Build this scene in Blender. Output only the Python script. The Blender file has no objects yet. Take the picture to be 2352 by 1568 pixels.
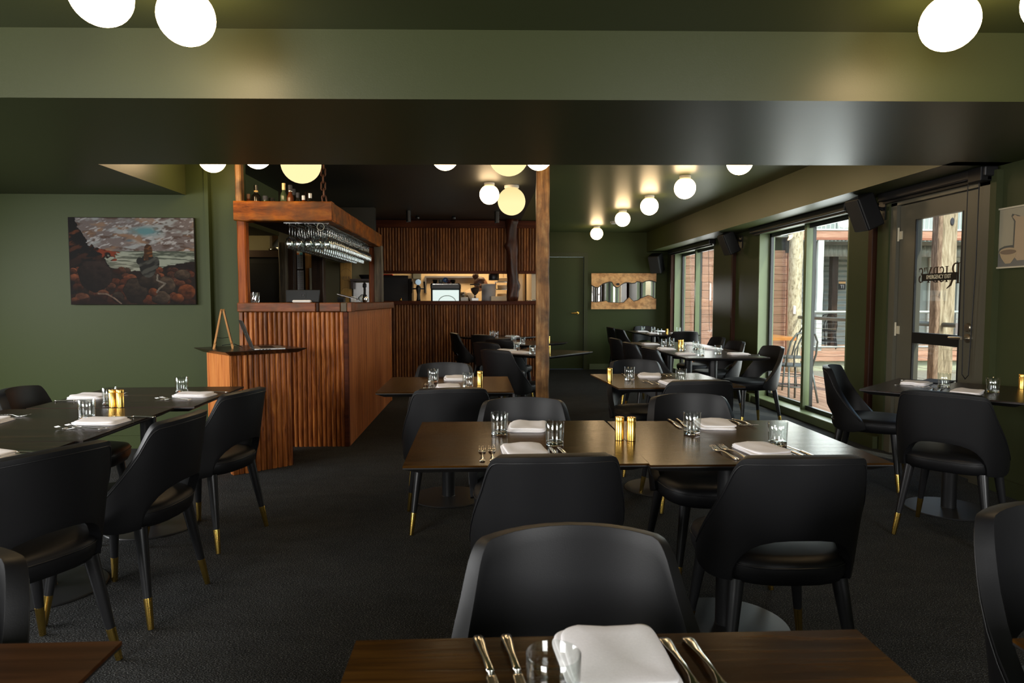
import bpy, math, random
import numpy as np
from mathutils import Vector, Matrix
R = math.radians
scene = bpy.context.scene
col = scene.collection
random.seed(7)

# ------------------------------------------------------------------ camera, world, light, exposure
cam_d = bpy.data.cameras.new('camera'); cam = bpy.data.objects.new('camera', cam_d); col.objects.link(cam)
cam_d.sensor_width = 36.0; cam_d.lens = 24.0; cam_d.clip_start = 0.05; cam_d.clip_end = 200
cam.location = (0, 0, 1.263); cam.rotation_euler = (R(90 - 3.43), 0, R(-2.6))
cam_d.dof.use_dof = True; cam_d.dof.focus_distance = 4.2; cam_d.dof.aperture_fstop = 9.0
scene.camera = cam
scene.view_settings.view_transform = 'Standard'; scene.view_settings.look = 'None'
scene.view_settings.gamma = 1.0; scene.view_settings.use_curve_mapping = False
scene.view_settings.exposure = 0.28
scene.cycles.use_denoising = True
scene.cycles.max_bounces = 9; scene.cycles.diffuse_bounces = 4; scene.cycles.glossy_bounces = 4
scene.cycles.transmission_bounces = 9; scene.cycles.transparent_max_bounces = 12
scene.cycles.caustics_reflective = False; scene.cycles.caustics_refractive = False
scene.cycles.sample_clamp_indirect = 4.0

wd = bpy.data.worlds.new('world'); scene.world = wd; wd.use_nodes = True
nt = wd.node_tree; nt.nodes.clear()
sky = nt.nodes.new('ShaderNodeTexSky'); sky.sky_type = 'NISHITA'; sky.sun_disc = False
sky.sun_elevation = R(48); sky.sun_rotation = R(200); sky.air_density = 1.0; sky.dust_density = 2.5
bg = nt.nodes.new('ShaderNodeBackground'); bg.inputs['Strength'].default_value = 0.34
wo = nt.nodes.new('ShaderNodeOutputWorld')
nt.links.new(sky.outputs[0], bg.inputs[0]); nt.links.new(bg.outputs[0], wo.inputs[0])

def lamp(name, kind, loc, energy, color=(1, 1, 1), size=None, size_y=None, direction=None, spread=None, angle=None):
    d = bpy.data.lights.new(name, kind); d.energy = energy; d.color = color
    if kind == 'AREA':
        d.shape = 'RECTANGLE'; d.size = size; d.size_y = size_y or size
        if spread: d.spread = R(spread)
    if kind == 'SUN': d.angle = R(angle or 0.6)
    if kind == 'POINT': d.shadow_soft_size = size or 0.05
    o = bpy.data.objects.new(name, d); col.objects.link(o); o.location = loc
    if direction: o.rotation_euler = Vector(direction).to_track_quat('-Z', 'Y').to_euler()
    return o
lamp('sun', 'SUN', (8, -5, 10), 4.2, (1.0, 0.93, 0.82), direction=(-0.30, 0.62, -0.78), angle=0.8)
# daylight through the windows behind the camera, through the left window and along the right wall
lamp('rear_left_window_light', 'AREA', (-3.55, -2.6, 1.75), 230, (1.0, 0.985, 0.965), 2.5, 1.3, (0.12, 1, -0.38))
lamp('rear_right_window_light', 'AREA', (2.30, -2.6, 1.75), 120, (1.0, 0.985, 0.965), 1.7, 1.3, (-0.1, 1, -0.38))
lamp('left_window_light', 'AREA', (-5.12, 2.7, 1.65), 170, (1.0, 0.985, 0.965), 3.0, 1.2, (1, -0.05, -0.95))
lamp('right_window_light', 'AREA', (3.80, 7.25, 1.2), 60, (0.97, 0.99, 1.0), 2.0, 1.9, (-1, -0.1, -0.05))
lamp('right_far_window_light', 'AREA', (3.80, 11.0, 1.2), 48, (0.97, 0.99, 1.0), 1.9, 1.9, (-1, -0.1, -0.05))
lamp('kitchen_light', 'AREA', (-0.3, 12.1, 2.42), 40, (1.0, 0.70, 0.38), 1.6, 0.5, (0, 0, -1))
lamp('back_bar_light', 'POINT', (-3.3, 8.4, 1.95), 9, (1.0, 0.74, 0.36), 0.08)

# ------------------------------------------------------------------ materials
MAT = {}
def mat_base(name):
    m = bpy.data.materials.new(name); m.use_nodes = True
    nt = m.node_tree; b = nt.nodes['Principled BSDF']; MAT[name] = m
    return m, nt, b
def simple(name, color, rough=0.5, metal=0.0, spec=0.5, emit=None, bump=None, coat=0):
    m, nt, b = mat_base(name)
    b.inputs['Base Color'].default_value = (*color, 1); b.inputs['Roughness'].default_value = rough
    b.inputs['Metallic'].default_value = metal; b.inputs['Specular IOR Level'].default_value = spec
    b.inputs['Coat Weight'].default_value = coat
    if emit: b.inputs['Emission Color'].default_value = (*emit[0], 1); b.inputs['Emission Strength'].default_value = emit[1]
    tc = nt.nodes.new('ShaderNodeTexCoord'); n = nt.nodes.new('ShaderNodeTexNoise')
    n.inputs['Scale'].default_value = bump[0] if bump else 9.0; n.inputs['Detail'].default_value = 3
    nt.links.new(tc.outputs['Object'], n.inputs['Vector'])
    # faint tonal variation so nothing is perfectly flat
    mx = nt.nodes.new('ShaderNodeMix'); mx.data_type = 'RGBA'
    mx.inputs['A'].default_value = (*[c * 0.93 for c in color], 1); mx.inputs['B'].default_value = (*[min(1, c * 1.07) for c in color], 1)
    nt.links.new(n.outputs['Fac'], mx.inputs['Factor']); nt.links.new(mx.outputs['Result'], b.inputs['Base Color'])
    if bump:
        bp = nt.nodes.new('ShaderNodeBump'); bp.inputs['Strength'].default_value = bump[1]; bp.inputs['Distance'].default_value = bump[2]
        nt.links.new(n.outputs['Fac'], bp.inputs['Height']); nt.links.new(bp.outputs['Normal'], b.inputs['Normal'])
    return m
def wood(name, cols, axis='x', scale=18, rough=0.5, stretch=14, rnd=0.0, bump=0.25, spec=0.28, dirt=None, coat=0, stint=None):
    """cols: list of (pos, color). Grain runs along axis. rnd: brightness change per object."""
    m, nt, b = mat_base(name)
    tc = nt.nodes.new('ShaderNodeTexCoord'); oi = nt.nodes.new('ShaderNodeObjectInfo')
    mul = nt.nodes.new('ShaderNodeMath'); mul.operation = 'MULTIPLY'; mul.inputs[1].default_value = 37.0
    nt.links.new(oi.outputs['Random'], mul.inputs[0])
    add = nt.nodes.new('ShaderNodeVectorMath'); add.operation = 'ADD'
    nt.links.new(tc.outputs['Object'], add.inputs[0]); nt.links.new(mul.outputs[0], add.inputs[1])
    mp = nt.nodes.new('ShaderNodeMapping')
    s = {'x': (1 / stretch, 1, 1), 'y': (1, 1 / stretch, 1), 'z': (1, 1, 1 / stretch)}[axis]
    mp.inputs['Scale'].default_value = s; nt.links.new(add.outputs[0], mp.inputs['Vector'])
    n = nt.nodes.new('ShaderNodeTexNoise'); n.inputs['Scale'].default_value = scale; n.inputs['Detail'].default_value = 6
    n.inputs['Roughness'].default_value = 0.65; n.inputs['Distortion'].default_value = 0.6
    nt.links.new(mp.outputs[0], n.inputs['Vector'])
    rp = nt.nodes.new('ShaderNodeValToRGB'); e = rp.color_ramp.elements
    e[0].position = cols[0][0]; e[0].color = (*cols[0][1], 1); e[1].position = cols[-1][0]; e[1].color = (*cols[-1][1], 1)
    for p, c in cols[1:-1]:
        k = e.new(p); k.color = (*c, 1)
    nt.links.new(n.outputs['Fac'], rp.inputs['Fac']); out = rp.outputs['Color']
    if dirt:
        n2 = nt.nodes.new('ShaderNodeTexNoise'); n2.inputs['Scale'].default_value = dirt[1]; n2.inputs['Detail'].default_value = 5
        nt.links.new(add.outputs[0], n2.inputs['Vector'])
        r2 = nt.nodes.new('ShaderNodeValToRGB'); r2.color_ramp.elements[0].position = 0.42; r2.color_ramp.elements[1].position = 0.66
        nt.links.new(n2.outputs['Fac'], r2.inputs['Fac'])
        mx = nt.nodes.new('ShaderNodeMix'); mx.data_type = 'RGBA'; mx.inputs['B'].default_value = (*dirt[0], 1)
        ml = nt.nodes.new('ShaderNodeMath'); ml.operation = 'MULTIPLY'; ml.inputs[1].default_value = dirt[2]
        nt.links.new(r2.outputs['Color'], ml.inputs[0]); nt.links.new(ml.outputs[0], mx.inputs['Factor'])
        nt.links.new(out, mx.inputs['A']); out = mx.outputs['Result']
    if rnd:
        h = nt.nodes.new('ShaderNodeHueSaturation'); mr = nt.nodes.new('ShaderNodeMapRange')
        mr.inputs['To Min'].default_value = 1 - rnd; mr.inputs['To Max'].default_value = 1 + rnd
        nt.links.new(oi.outputs['Random'], mr.inputs['Value']); nt.links.new(mr.outputs['Result'], h.inputs['Value'])
        nt.links.new(out, h.inputs['Color']); out = h.outputs['Color']
    nt.links.new(out, b.inputs['Base Color'])
    b.inputs['Roughness'].default_value = rough; b.inputs['Specular IOR Level'].default_value = spec; b.inputs['Coat Weight'].default_value = coat
    if stint: b.inputs['Specular Tint'].default_value = (*stint, 1); b.inputs['IOR'].default_value = 1.24
    if bump:
        bp = nt.nodes.new('ShaderNodeBump'); bp.inputs['Strength'].default_value = bump; bp.inputs['Distance'].default_value = 0.004
        nt.links.new(n.outputs['Fac'], bp.inputs['Height']); nt.links.new(bp.outputs['Normal'], b.inputs['Normal'])
    return m
def glass_pane(name, tint=(0.93, 0.97, 0.95), refl=1.0):
    m = bpy.data.materials.new(name); m.use_nodes = True; nt = m.node_tree; nt.nodes.clear(); MAT[name] = m
    t = nt.nodes.new('ShaderNodeBsdfTransparent'); t.inputs[0].default_value = (*tint, 1)
    g = nt.nodes.new('ShaderNodeBsdfGlossy'); g.inputs['Roughness'].default_value = 0.02
    # Schlick reflectance, the same from both sides of the pane
    ly = nt.nodes.new('ShaderNodeLayerWeight'); ly.inputs['Blend'].default_value = 0.5
    pw = nt.nodes.new('ShaderNodeMath'); pw.operation = 'POWER'; pw.inputs[1].default_value = 5.0; nt.links.new(ly.outputs['Facing'], pw.inputs[0])
    ml = nt.nodes.new('ShaderNodeMath'); ml.operation = 'MULTIPLY_ADD'; ml.inputs[1].default_value = 0.9; ml.inputs[2].default_value = 0.04*refl
    mx = nt.nodes.new('ShaderNodeMixShader'); o = nt.nodes.new('ShaderNodeOutputMaterial')
    nt.links.new(pw.outputs[0], ml.inputs[0]); nt.links.new(ml.outputs[0], mx.inputs[0]); nt.links.new(t.outputs[0], mx.inputs[1]); nt.links.new(g.outputs[0], mx.inputs[2])
    nt.links.new(mx.outputs[0], o.inputs[0]); return m

simple('beam_paint', (0.042, 0.051, 0.0150), 0.42, spec=0.42, bump=(140, 0.10, 0.002))
simple('green_paint', (0.034, 0.046, 0.0135), 0.47, spec=0.16, bump=(140, 0.10, 0.002))
simple('green_ceiling', (0.060, 0.076, 0.028), 0.38, bump=(110, 0.10, 0.002))
simple('dark_ceiling', (0.016, 0.017, 0.012), 0.5, bump=(110, 0.1, 0.002))
simple('green_trim', (0.095, 0.122, 0.057), 0.38)
simple('green_door', (0.038, 0.045, 0.0185), 0.5, spec=0.18)
simple('taupe_door', (0.085, 0.080, 0.058), 0.4)
simple('cream_wall', (0.62, 0.50, 0.33), 0.5)
simple('olive_wall', (0.16, 0.14, 0.07), 0.6)
simple('leather', (0.0072, 0.0072, 0.0080), 0.46, spec=0.26, bump=(420, 0.12, 0.001))
simple('piping', (0.006, 0.006, 0.007), 0.45)
simple('black_leg', (0.012, 0.012, 0.013), 0.34)
simple('black_metal', (0.014, 0.014, 0.015), 0.38, metal=0.2)
simple('base_metal', (0.014, 0.014, 0.0145), 0.45, metal=0.0, spec=0.35)
simple('black_plastic', (0.005, 0.005, 0.0055), 0.5, spec=0.3)
simple('black_edge', (0.009, 0.008, 0.008), 0.42)
simple('brass', (0.78, 0.52, 0.13), 0.20, metal=1.0)
simple('brushed_brass', (0.80, 0.50, 0.12), 0.27, metal=1.0)
simple('steel', (0.62, 0.60, 0.56), 0.16, metal=1.0)
simple('dull_steel', (0.42, 0.42, 0.41), 0.38, metal=1.0)
simple('nickel', (0.50, 0.46, 0.38), 0.28, metal=1.0)
simple('white_linen', (0.86, 0.83, 0.84), 0.85, spec=0.2, bump=(260, 0.18, 0.001))
simple('white_plastic', (0.7, 0.68, 0.64), 0.5)
simple('white_paint', (0.66, 0.62, 0.52), 0.5)
simple('paper', (0.75, 0.76, 0.80), 0.7)
simple('blue_print', (0.08, 0.35, 0.55), 0.7)
simple('orange_print', (0.65, 0.20, 0.06), 0.7)
simple('ink', (0.03, 0.03, 0.035), 0.7)
simple('dark_ply', (0.030, 0.012, 0.006), 0.5)
simple('fridge_black', (0.006, 0.006, 0.006), 0.4)
simple('beans', (0.03, 0.013, 0.006), 0.5, bump=(120, 0.8, 0.01))
simple('rubber', (0.01, 0.01, 0.01), 0.7)
simple('skin', (0.55, 0.30, 0.19), 0.5)
simple('hair', (0.055, 0.018, 0.010), 0.5, bump=(60, 0.6, 0.01))
simple('cream_shirt', (0.66, 0.58, 0.46), 0.8, bump=(14, 0.5, 0.02))
simple('grey_apron', (0.35, 0.36, 0.38), 0.8)
simple('dark_trousers', (0.02, 0.02, 0.025), 0.8)
simple('blue_cup', (0.03, 0.10, 0.25), 0.35)
simple('maroon_cup', (0.06, 0.02, 0.025), 0.3)
simple('red_print', (0.5, 0.02, 0.02), 0.5)
simple('galvanised', (0.42, 0.45, 0.43), 0.45, metal=0.4, bump=(6, 0.2, 0.01))
simple('galv_wall', (0.30, 0.35, 0.33), 0.5, metal=0.2)
simple('pale_wall', (0.62, 0.66, 0.62), 0.7)
simple('concrete', (0.36, 0.38, 0.27), 0.9, bump=(9, 0.8, 0.03))
simple('pebble', (0.25, 0.24, 0.19), 0.95, bump=(20, 1.0, 0.05))
simple('rust_fascia', (0.30, 0.12, 0.07), 0.7)
simple('sun_shade', (0.85, 0.52, 0.22), 0.6)
simple('laptop_grey', (0.055, 0.052, 0.048), 0.42, metal=0.5)
simple('till_metal', (0.008, 0.010, 0.011), 0.5, spec=0.25)
simple('gunmetal', (0.16, 0.18, 0.17), 0.45, metal=0.5)
simple('sign_brown', (0.045, 0.022, 0.012), 0.45)
simple('sign_cream', (0.72, 0.66, 0.48), 0.6)
simple('screen_glass', (0.55, 0.60, 0.58), 0.25, emit=((0.75, 0.92, 0.88), 0.62))
simple('badge_light', (0.5, 0.6, 0.65), 0.3, emit=((0.55, 0.75, 0.9), 0.35))
simple('bottle_dark', (0.010, 0.008, 0.005), 0.12)
simple('bottle_green', (0.05, 0.07, 0.03), 0.10)
simple('bottle_amber', (0.12, 0.03, 0.008), 0.10)
simple('foil_gold', (0.75, 0.60, 0.28), 0.4, metal=0.6)
simple('cork', (0.20, 0.10, 0.05), 0.7)
simple('label_gold', (0.7, 0.45, 0.15), 0.5)
simple('art_grey', (0.30, 0.27, 0.19), 0.7)
simple('art_table', (0.13, 0.125, 0.11), 0.7)
simple('art_shadow', (0.075, 0.075, 0.065), 0.7)
simple('art_bowl', (0.36, 0.27, 0.16), 0.7, bump=(60, 0.1, 0.001))
simple('art_bowl_inside', (0.17, 0.12, 0.08), 0.7)
simple('art_vase', (0.36, 0.27, 0.17), 0.7)
simple('frame_cream', (0.46, 0.42, 0.31), 0.5)
simple('mirror', (0.9, 0.9, 0.9), 0.01, metal=1.0)
simple('burnt_edge', (0.012, 0.007, 0.004), 0.6, bump=(40, 0.8, 0.01))
simple('chain_rust', (0.085, 0.035, 0.018), 0.55, metal=0.6, bump=(80, 0.4, 0.002))
wood('table_wood', [(0.32, (0.013, 0.0048, 0.0010)), (0.50, (0.034, 0.0135, 0.0022)), (0.68, (0.066, 0.028, 0.0045))], 'x', 30, 0.22, 18, rnd=0.10, bump=0.12, spec=0.5, stint=(1.0, 0.70, 0.38))
wood('table_wood_red', [(0.30, (0.020, 0.0068, 0.0025)), (0.52, (0.042, 0.015, 0.005)), (0.72, (0.070, 0.026, 0.009))], 'x', 30, 0.30, 18, rnd=0.10, bump=0.12, spec=0.5, stint=(1.0, 0.75, 0.5))
wood('black_stain', [(0.35, (0.008, 0.006, 0.005)), (0.55, (0.024, 0.014, 0.009)), (0.72, (0.060, 0.032, 0.018))], 'x', 34, 0.27, 20, bump=0.15)
wood('batten_wood', [(0.30, (0.080, 0.019, 0.004)), (0.50, (0.26, 0.075, 0.014)), (0.75, (0.52, 0.19, 0.038))], 'z', 40, 0.38, 10, rnd=0.38, bump=0.25)
wood('dark_batten', [(0.30, (0.070, 0.020, 0.005)), (0.50, (0.20, 0.068, 0.016)), (0.75, (0.40, 0.16, 0.042))], 'z', 40, 0.42, 10, rnd=0.42, bump=0.25)
wood('jarrah_panel', [(0.30, (0.15, 0.036, 0.009)), (0.50, (0.33, 0.10, 0.026)), (0.75, (0.55, 0.21, 0.065))], 'z', 34, 0.36, 24, rnd=0.10, bump=0.1)
wood('orange_panel', [(0.30, (0.30, 0.075, 0.018)), (0.50, (0.50, 0.17, 0.045)), (0.75, (0.70, 0.29, 0.09))], 'z', 44, 0.36, 24, rnd=0.1, bump=0.1)
wood('dark_rail', [(0.35, (0.045, 0.010, 0.004)), (0.7, (0.11, 0.028, 0.009))], 'x', 26, 0.5, 14, bump=0.2, spec=0.10)
wood('beam_timber', [(0.30, (0.050, 0.011, 0.002)), (0.50, (0.22, 0.058, 0.004)), (0.74, (0.38, 0.125, 0.010))], 'x', 16, 0.5, 5, bump=0.45, spec=0.12, dirt=((0.07, 0.035, 0.014), 5, 0.8))
wood('post_orange', [(0.28, (0.11, 0.022, 0.004)), (0.50, (0.26, 0.062, 0.009)), (0.75, (0.40, 0.13, 0.026))], 'z', 26, 0.45, 14, bump=0.3, spec=0.15)
wood('slab_timber', [(0.28, (0.060, 0.017, 0.006)), (0.50, (0.15, 0.042, 0.012)), (0.75, (0.24, 0.085, 0.028))], 'x', 26, 0.36, 9, rnd=0.15, bump=0.4, spec=0.14, dirt=((0.045, 0.030, 0.012), 8, 0.6))
wood('old_post', [(0.28, (0.075, 0.030, 0.008)), (0.50, (0.24, 0.115, 0.035)), (0.75, (0.42, 0.27, 0.12))], 'z', 24, 0.5, 9, bump=0.6, dirt=((0.035, 0.018, 0.008), 7, 0.75))
wood('grey_post', [(0.28, (0.030, 0.022, 0.014)), (0.50, (0.11, 0.085, 0.055)), (0.75, (0.22, 0.17, 0.11))], 'z', 24, 0.6, 12, bump=0.6)
wood('dark_post', [(0.28, (0.012, 0.006, 0.004)), (0.50, (0.035, 0.016, 0.008)), (0.75, (0.07, 0.035, 0.018))], 'z', 20, 0.5, 10, bump=0.6)
wood('brown_strip', [(0.28, (0.014, 0.005, 0.0025)), (0.75, (0.050, 0.018, 0.008))], 'z', 20, 0.5, 10, bump=0.4, spec=0.15)
wood('log_bark', [(0.28, (0.010, 0.004, 0.0025)), (0.50, (0.045, 0.013, 0.006)), (0.75, (0.13, 0.045, 0.020))], 'z', 12, 0.38, 4, bump=0.9)
wood('pale_burl', [(0.28, (0.30, 0.12, 0.035)), (0.50, (0.62, 0.33, 0.13)), (0.75, (0.75, 0.45, 0.20))], 'x', 9, 0.4, 2.5, bump=0.15, dirt=((0.10, 0.035, 0.01), 14, 0.45))
wood('easel_wood', [(0.3, (0.42, 0.18, 0.05)), (0.7, (0.72, 0.38, 0.13))], 'z', 30, 0.5, 12)
wood('plywood', [(0.3, (0.36, 0.19, 0.045)), (0.7, (0.62, 0.37, 0.11))], 'z', 20, 0.5, 12)
wood('deck_wood', [(0.3, (0.30, 0.17, 0.11)), (0.55, (0.50, 0.32, 0.22)), (0.75, (0.68, 0.50, 0.37))], 'y', 26, 0.6, 16, rnd=0.14, bump=0.3)
wood('cladding_wood', [(0.3, (0.30, 0.145, 0.095)), (0.5, (0.44, 0.245, 0.165)), (0.72, (0.58, 0.35, 0.25))], 'x', 24, 0.6, 14, rnd=0.10, bump=0.3)
wood('weathered', [(0.28, (0.10, 0.075, 0.045)), (0.50, (0.34, 0.28, 0.185)), (0.75, (0.60, 0.54, 0.40))], 'z', 22, 0.8, 7, bump=0.9)
wood('weathered_log', [(0.30, (0.13, 0.11, 0.06)), (0.48, (0.52, 0.46, 0.31)), (0.75, (0.75, 0.70, 0.53))], 'z', 34, 0.8, 3, bump=1.0)
wood('weathered_dark', [(0.28, (0.07, 0.045, 0.028)), (0.50, (0.22, 0.15, 0.10)), (0.75, (0.40, 0.29, 0.20))], 'z', 30, 0.8, 5, bump=0.8)
wood('outdoor_top', [(0.3, (0.42, 0.14, 0.03)), (0.7, (0.75, 0.34, 0.09))], 'x', 18, 0.4, 10)
glass_pane('window_glass', (0.93, 0.97, 0.95), 1.0)
glass_pane('thin_glass', (0.95, 0.97, 0.96), 1.9)
glass_pane('stem_glass', (0.88, 0.91, 0.90), 6.5)

m, nt, b = mat_base('tumbler_glass')
b.inputs['Base Color'].default_value = (0.97, 0.985, 0.975, 1); b.inputs['Roughness'].default_value = 0.0
b.inputs['Transmission Weight'].default_value = 1.0; b.inputs['IOR'].default_value = 1.47

# carpet: charcoal loop pile with a diagonal fleck
m, nt, b = mat_base('carpet')
tc = nt.nodes.new('ShaderNodeTexCoord'); mp = nt.nodes.new('ShaderNodeMapping')
mp.inputs['Rotation'].default_value = (0, 0, R(24)); mp.inputs['Scale'].default_value = (1.0, 2.1, 1)
nt.links.new(tc.outputs['Object'], mp.inputs['Vector'])
vo = nt.nodes.new('ShaderNodeTexVoronoi'); vo.inputs['Scale'].default_value = 125; nt.links.new(mp.outputs[0], vo.inputs['Vector'])
n1 = nt.nodes.new('ShaderNodeTexNoise'); n1.inputs['Scale'].default_value = 175; n1.inputs['Detail'].default_value = 3; nt.links.new(mp.outputs[0], n1.inputs['Vector'])
n2 = nt.nodes.new('ShaderNodeTexNoise'); n2.inputs['Scale'].default_value = 5; n2.inputs['Detail'].default_value = 4; nt.links.new(mp.outputs[0], n2.inputs['Vector'])
rp = nt.nodes.new('ShaderNodeValToRGB'); rp.color_ramp.elements[0].position = 0.36; rp.color_ramp.elements[0].color = (0.010, 0.010, 0.010, 1)
rp.color_ramp.elements[1].position = 0.74; rp.color_ramp.elements[1].color = (0.27, 0.28, 0.262, 1)
k = rp.color_ramp.elements.new(0.55); k.color = (0.031, 0.032, 0.031, 1)
nt.links.new(n1.outputs['Fac'], rp.inputs['Fac'])
mx = nt.nodes.new('ShaderNodeMix'); mx.data_type = 'RGBA'; mx.blend_type = 'MULTIPLY'; mx.inputs['Factor'].default_value = 0.55
nt.links.new(rp.outputs['Color'], mx.inputs['A']); nt.links.new(n2.outputs['Fac'], mx.inputs['B'])
nt.links.new(mx.outputs['Result'], b.inputs['Base Color']); b.inputs['Roughness'].default_value = 0.95; b.inputs['Specular IOR Level'].default_value = 0.15
bp = nt.nodes.new('ShaderNodeBump'); bp.inputs['Strength'].default_value = 0.8; bp.inputs['Distance'].default_value = 0.006
nt.links.new(vo.outputs['Distance'], bp.inputs['Height']); nt.links.new(bp.outputs['Normal'], b.inputs['Normal'])

# globes: opal glass lit from within by a warm bulb; the neck is a little dimmer than the belly
def globe_mat(name, strength, c_low, c_high):
    m = bpy.data.materials.new(name); m.use_nodes = True; nt = m.node_tree; nt.nodes.clear(); MAT[name] = m
    tc = nt.nodes.new('ShaderNodeTexCoord'); sx = nt.nodes.new('ShaderNodeSeparateXYZ'); nt.links.new(tc.outputs['Generated'], sx.inputs[0])
    rp = nt.nodes.new('ShaderNodeValToRGB'); rp.color_ramp.elements[0].position = 0.42; rp.color_ramp.elements[0].color = (*c_low, 1)
    rp.color_ramp.elements[1].position = 0.95; rp.color_ramp.elements[1].color = (*c_high, 1)
    nt.links.new(sx.outputs['Z'], rp.inputs['Fac'])
    e = nt.nodes.new('ShaderNodeEmission'); e.inputs['Strength'].default_value = strength; nt.links.new(rp.outputs['Color'], e.inputs[0])
    o = nt.nodes.new('ShaderNodeOutputMaterial'); nt.links.new(e.outputs[0], o.inputs[0]); return m
globe_mat('globe_bright', 20.0, (1.0, 0.70, 0.38), (0.075, 0.052, 0.020))
globe_mat('globe_soft', 1.1, (0.93, 0.72, 0.36), (0.80, 0.60, 0.27))

# ------------------------------------------------------------------ mesh helpers
class MB:
    def __init__(s): s.v = []; s.f = []
    def quad(s, *p): i = len(s.v); s.v += [tuple(q) for q in p]; s.f.append(tuple(range(i, i + len(p)))); return s
    def box(s, x0, x1, y0, y1, z0, z1):
        i = len(s.v)
        s.v += [(x0, y0, z0), (x1, y0, z0), (x1, y1, z0), (x0, y1, z0), (x0, y0, z1), (x1, y0, z1), (x1, y1, z1), (x0, y1, z1)]
        s.f += [(i, i+3, i+2, i+1), (i+4, i+5, i+6, i+7), (i, i+1, i+5, i+4), (i+1, i+2, i+6, i+5), (i+2, i+3, i+7, i+6), (i+3, i, i+4, i+7)]
        return s
    def prism(s, pts, z0, z1):
        i = len(s.v); n = len(pts)
        s.v += [(x, y, z0) for x, y in pts] + [(x, y, z1) for x, y in pts]
        s.f += [tuple(range(i + n - 1, i - 1, -1)), tuple(range(i + n, i + 2 * n))]
        s.f += [(i + k, i + (k + 1) % n, i + n + (k + 1) % n, i + n + k) for k in range(n)]
        return s
    def rings(s, rs, closed=True, cap=True):
        i = len(s.v); n = len(rs[0])
        for r in rs: s.v += [tuple(p) for p in r]
        m = n if closed else n - 1
        for a in range(len(rs) - 1):
            for k in range(m):
                s.f.append((i + a*n + k, i + a*n + (k+1) % n, i + (a+1)*n + (k+1) % n, i + (a+1)*n + k))
        if cap:
            s.f.append(tuple(range(i + n - 1, i - 1, -1))); s.f.append(tuple(range(i + (len(rs)-1)*n, i + len(rs)*n)))
        return s
    def lathe(s, prof, n=20, c=(0, 0, 0), cap=True):
        return s.rings([[(c[0] + r*math.cos(2*math.pi*k/n), c[1] + r*math.sin(2*math.pi*k/n), c[2] + z) for k in range(n)] for r, z in prof], True, cap)
    def tube(s, pts, r, n=8, cap=True, closed=False):
        pts = [Vector(p) for p in pts]; rs = r if isinstance(r, (list, tuple)) else [r]*len(pts)
        up = Vector((0, 0, 1)); rings = []; prev = None
        for k, p in enumerate(pts):
            if closed: t = pts[(k+1) % len(pts)] - pts[k-1]
            else: t = pts[min(k+1, len(pts)-1)] - pts[max(k-1, 0)]
            t.normalize()
            if prev is None:
                a = t.orthogonal() if abs(t.z) > 0.95 else t.cross(up); a.normalize()
            else:
                a = prev - t * prev.dot(t); a.normalize()
            prev = a; b_ = t.cross(a)
            rings.append([p + (a*math.cos(2*math.pi*j/n) + b_*math.sin(2*math.pi*j/n)) * rs[k] for j in range(n)])
        if closed: rings.append(rings[0]); cap = False
        return s.rings(rings, True, cap)
    def ribbon(s, pts, th):
        """pts: (x, y, z, halfwidth); runs along y; closed flat bar with softly bevelled section"""
        rs = []
        for x, y, z, w in pts:
            rs.append([(x - w, y, z), (x - w*0.7, y, z - th/2), (x + w*0.7, y, z - th/2), (x + w, y, z), (x + w*0.7, y, z + th/2), (x - w*0.7, y, z + th/2)])
        return s.rings(rs)
    def mesh(s, name, smooth=False):
        me = bpy.data.meshes.new(name); me.from_pydata(s.v, [], s.f); me.validate(); me.update()
        if smooth: me.polygons.foreach_set('use_smooth', [True]*len(me.polygons))
        return me
def fix(me):
    import bmesh
    bm = bmesh.new(); bm.from_mesh(me); bmesh.ops.remove_doubles(bm, verts=bm.verts, dist=1e-5); bmesh.ops.recalc_face_normals(bm, faces=bm.faces); bm.to_mesh(me); bm.free()
    return me
def bevel(me, w, seg=2):
    import bmesh
    bm = bmesh.new(); bm.from_mesh(me); bmesh.ops.bevel(bm, geom=bm.edges[:], offset=w, segments=seg, affect='EDGES', profile=0.5, clamp_overlap=True)
    bm.to_mesh(me); bm.free(); return me
def obj(name, me, mat, parent=None, loc=None, rot=None):
    if isinstance(me, MB): me = me.mesh(name)
    o = bpy.data.objects.new(name, me); col.objects.link(o)
    if mat and not me.materials: me.materials.append(MAT[mat])
    if parent: o.parent = parent
    if loc: o.location = loc
    if rot: o.rotation_euler = rot
    return o
def smooth_angle(me, ang=35):
    me.polygons.foreach_set('use_smooth', [True]*len(me.polygons))
    import bmesh
    bm = bmesh.new(); bm.from_mesh(me)
    for e in bm.edges:
        if len(e.link_faces) == 2 and e.calc_face_angle(0) > R(ang): e.smooth = False
    bm.to_mesh(me); bm.free(); return me
def tag(o, label, cat, group=None):
    o['label'] = label; o['category'] = cat
    if group: o['group'] = group
    return o
def thing(name, label, cat, loc=(0, 0, 0), rz=0, group=None):
    o = bpy.data.objects.new(name, None); col.objects.link(o); o.empty_display_size = 0.1
    o.location = loc; o.rotation_euler = (0, 0, R(rz)); return tag(o, label, cat, group)
def struct(name, me, mat, parent=None):
    o = obj(name, me, mat, parent)
    if not parent: o['kind'] = 'structure'
    return o
def sempty(name, loc=(0, 0, 0), rz=0):
    o = bpy.data.objects.new(name, None); col.objects.link(o); o.location = loc; o.rotation_euler = (0, 0, R(rz)); o['kind'] = 'structure'; return o
def clone(root, loc, rz=0, label=None, group=None, rot=None):
    r = root.copy(); col.objects.link(r); r.location = loc; r.rotation_euler = rot if rot else (0, 0, R(rz))
    if label: r['label'] = label
    if group: r['group'] = group
    for ch in list(root.children):
        c = ch.copy(); col.objects.link(c); c.parent = r
        for g in list(ch.children):
            d = g.copy(); col.objects.link(d); d.parent = c
    return r
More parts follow.
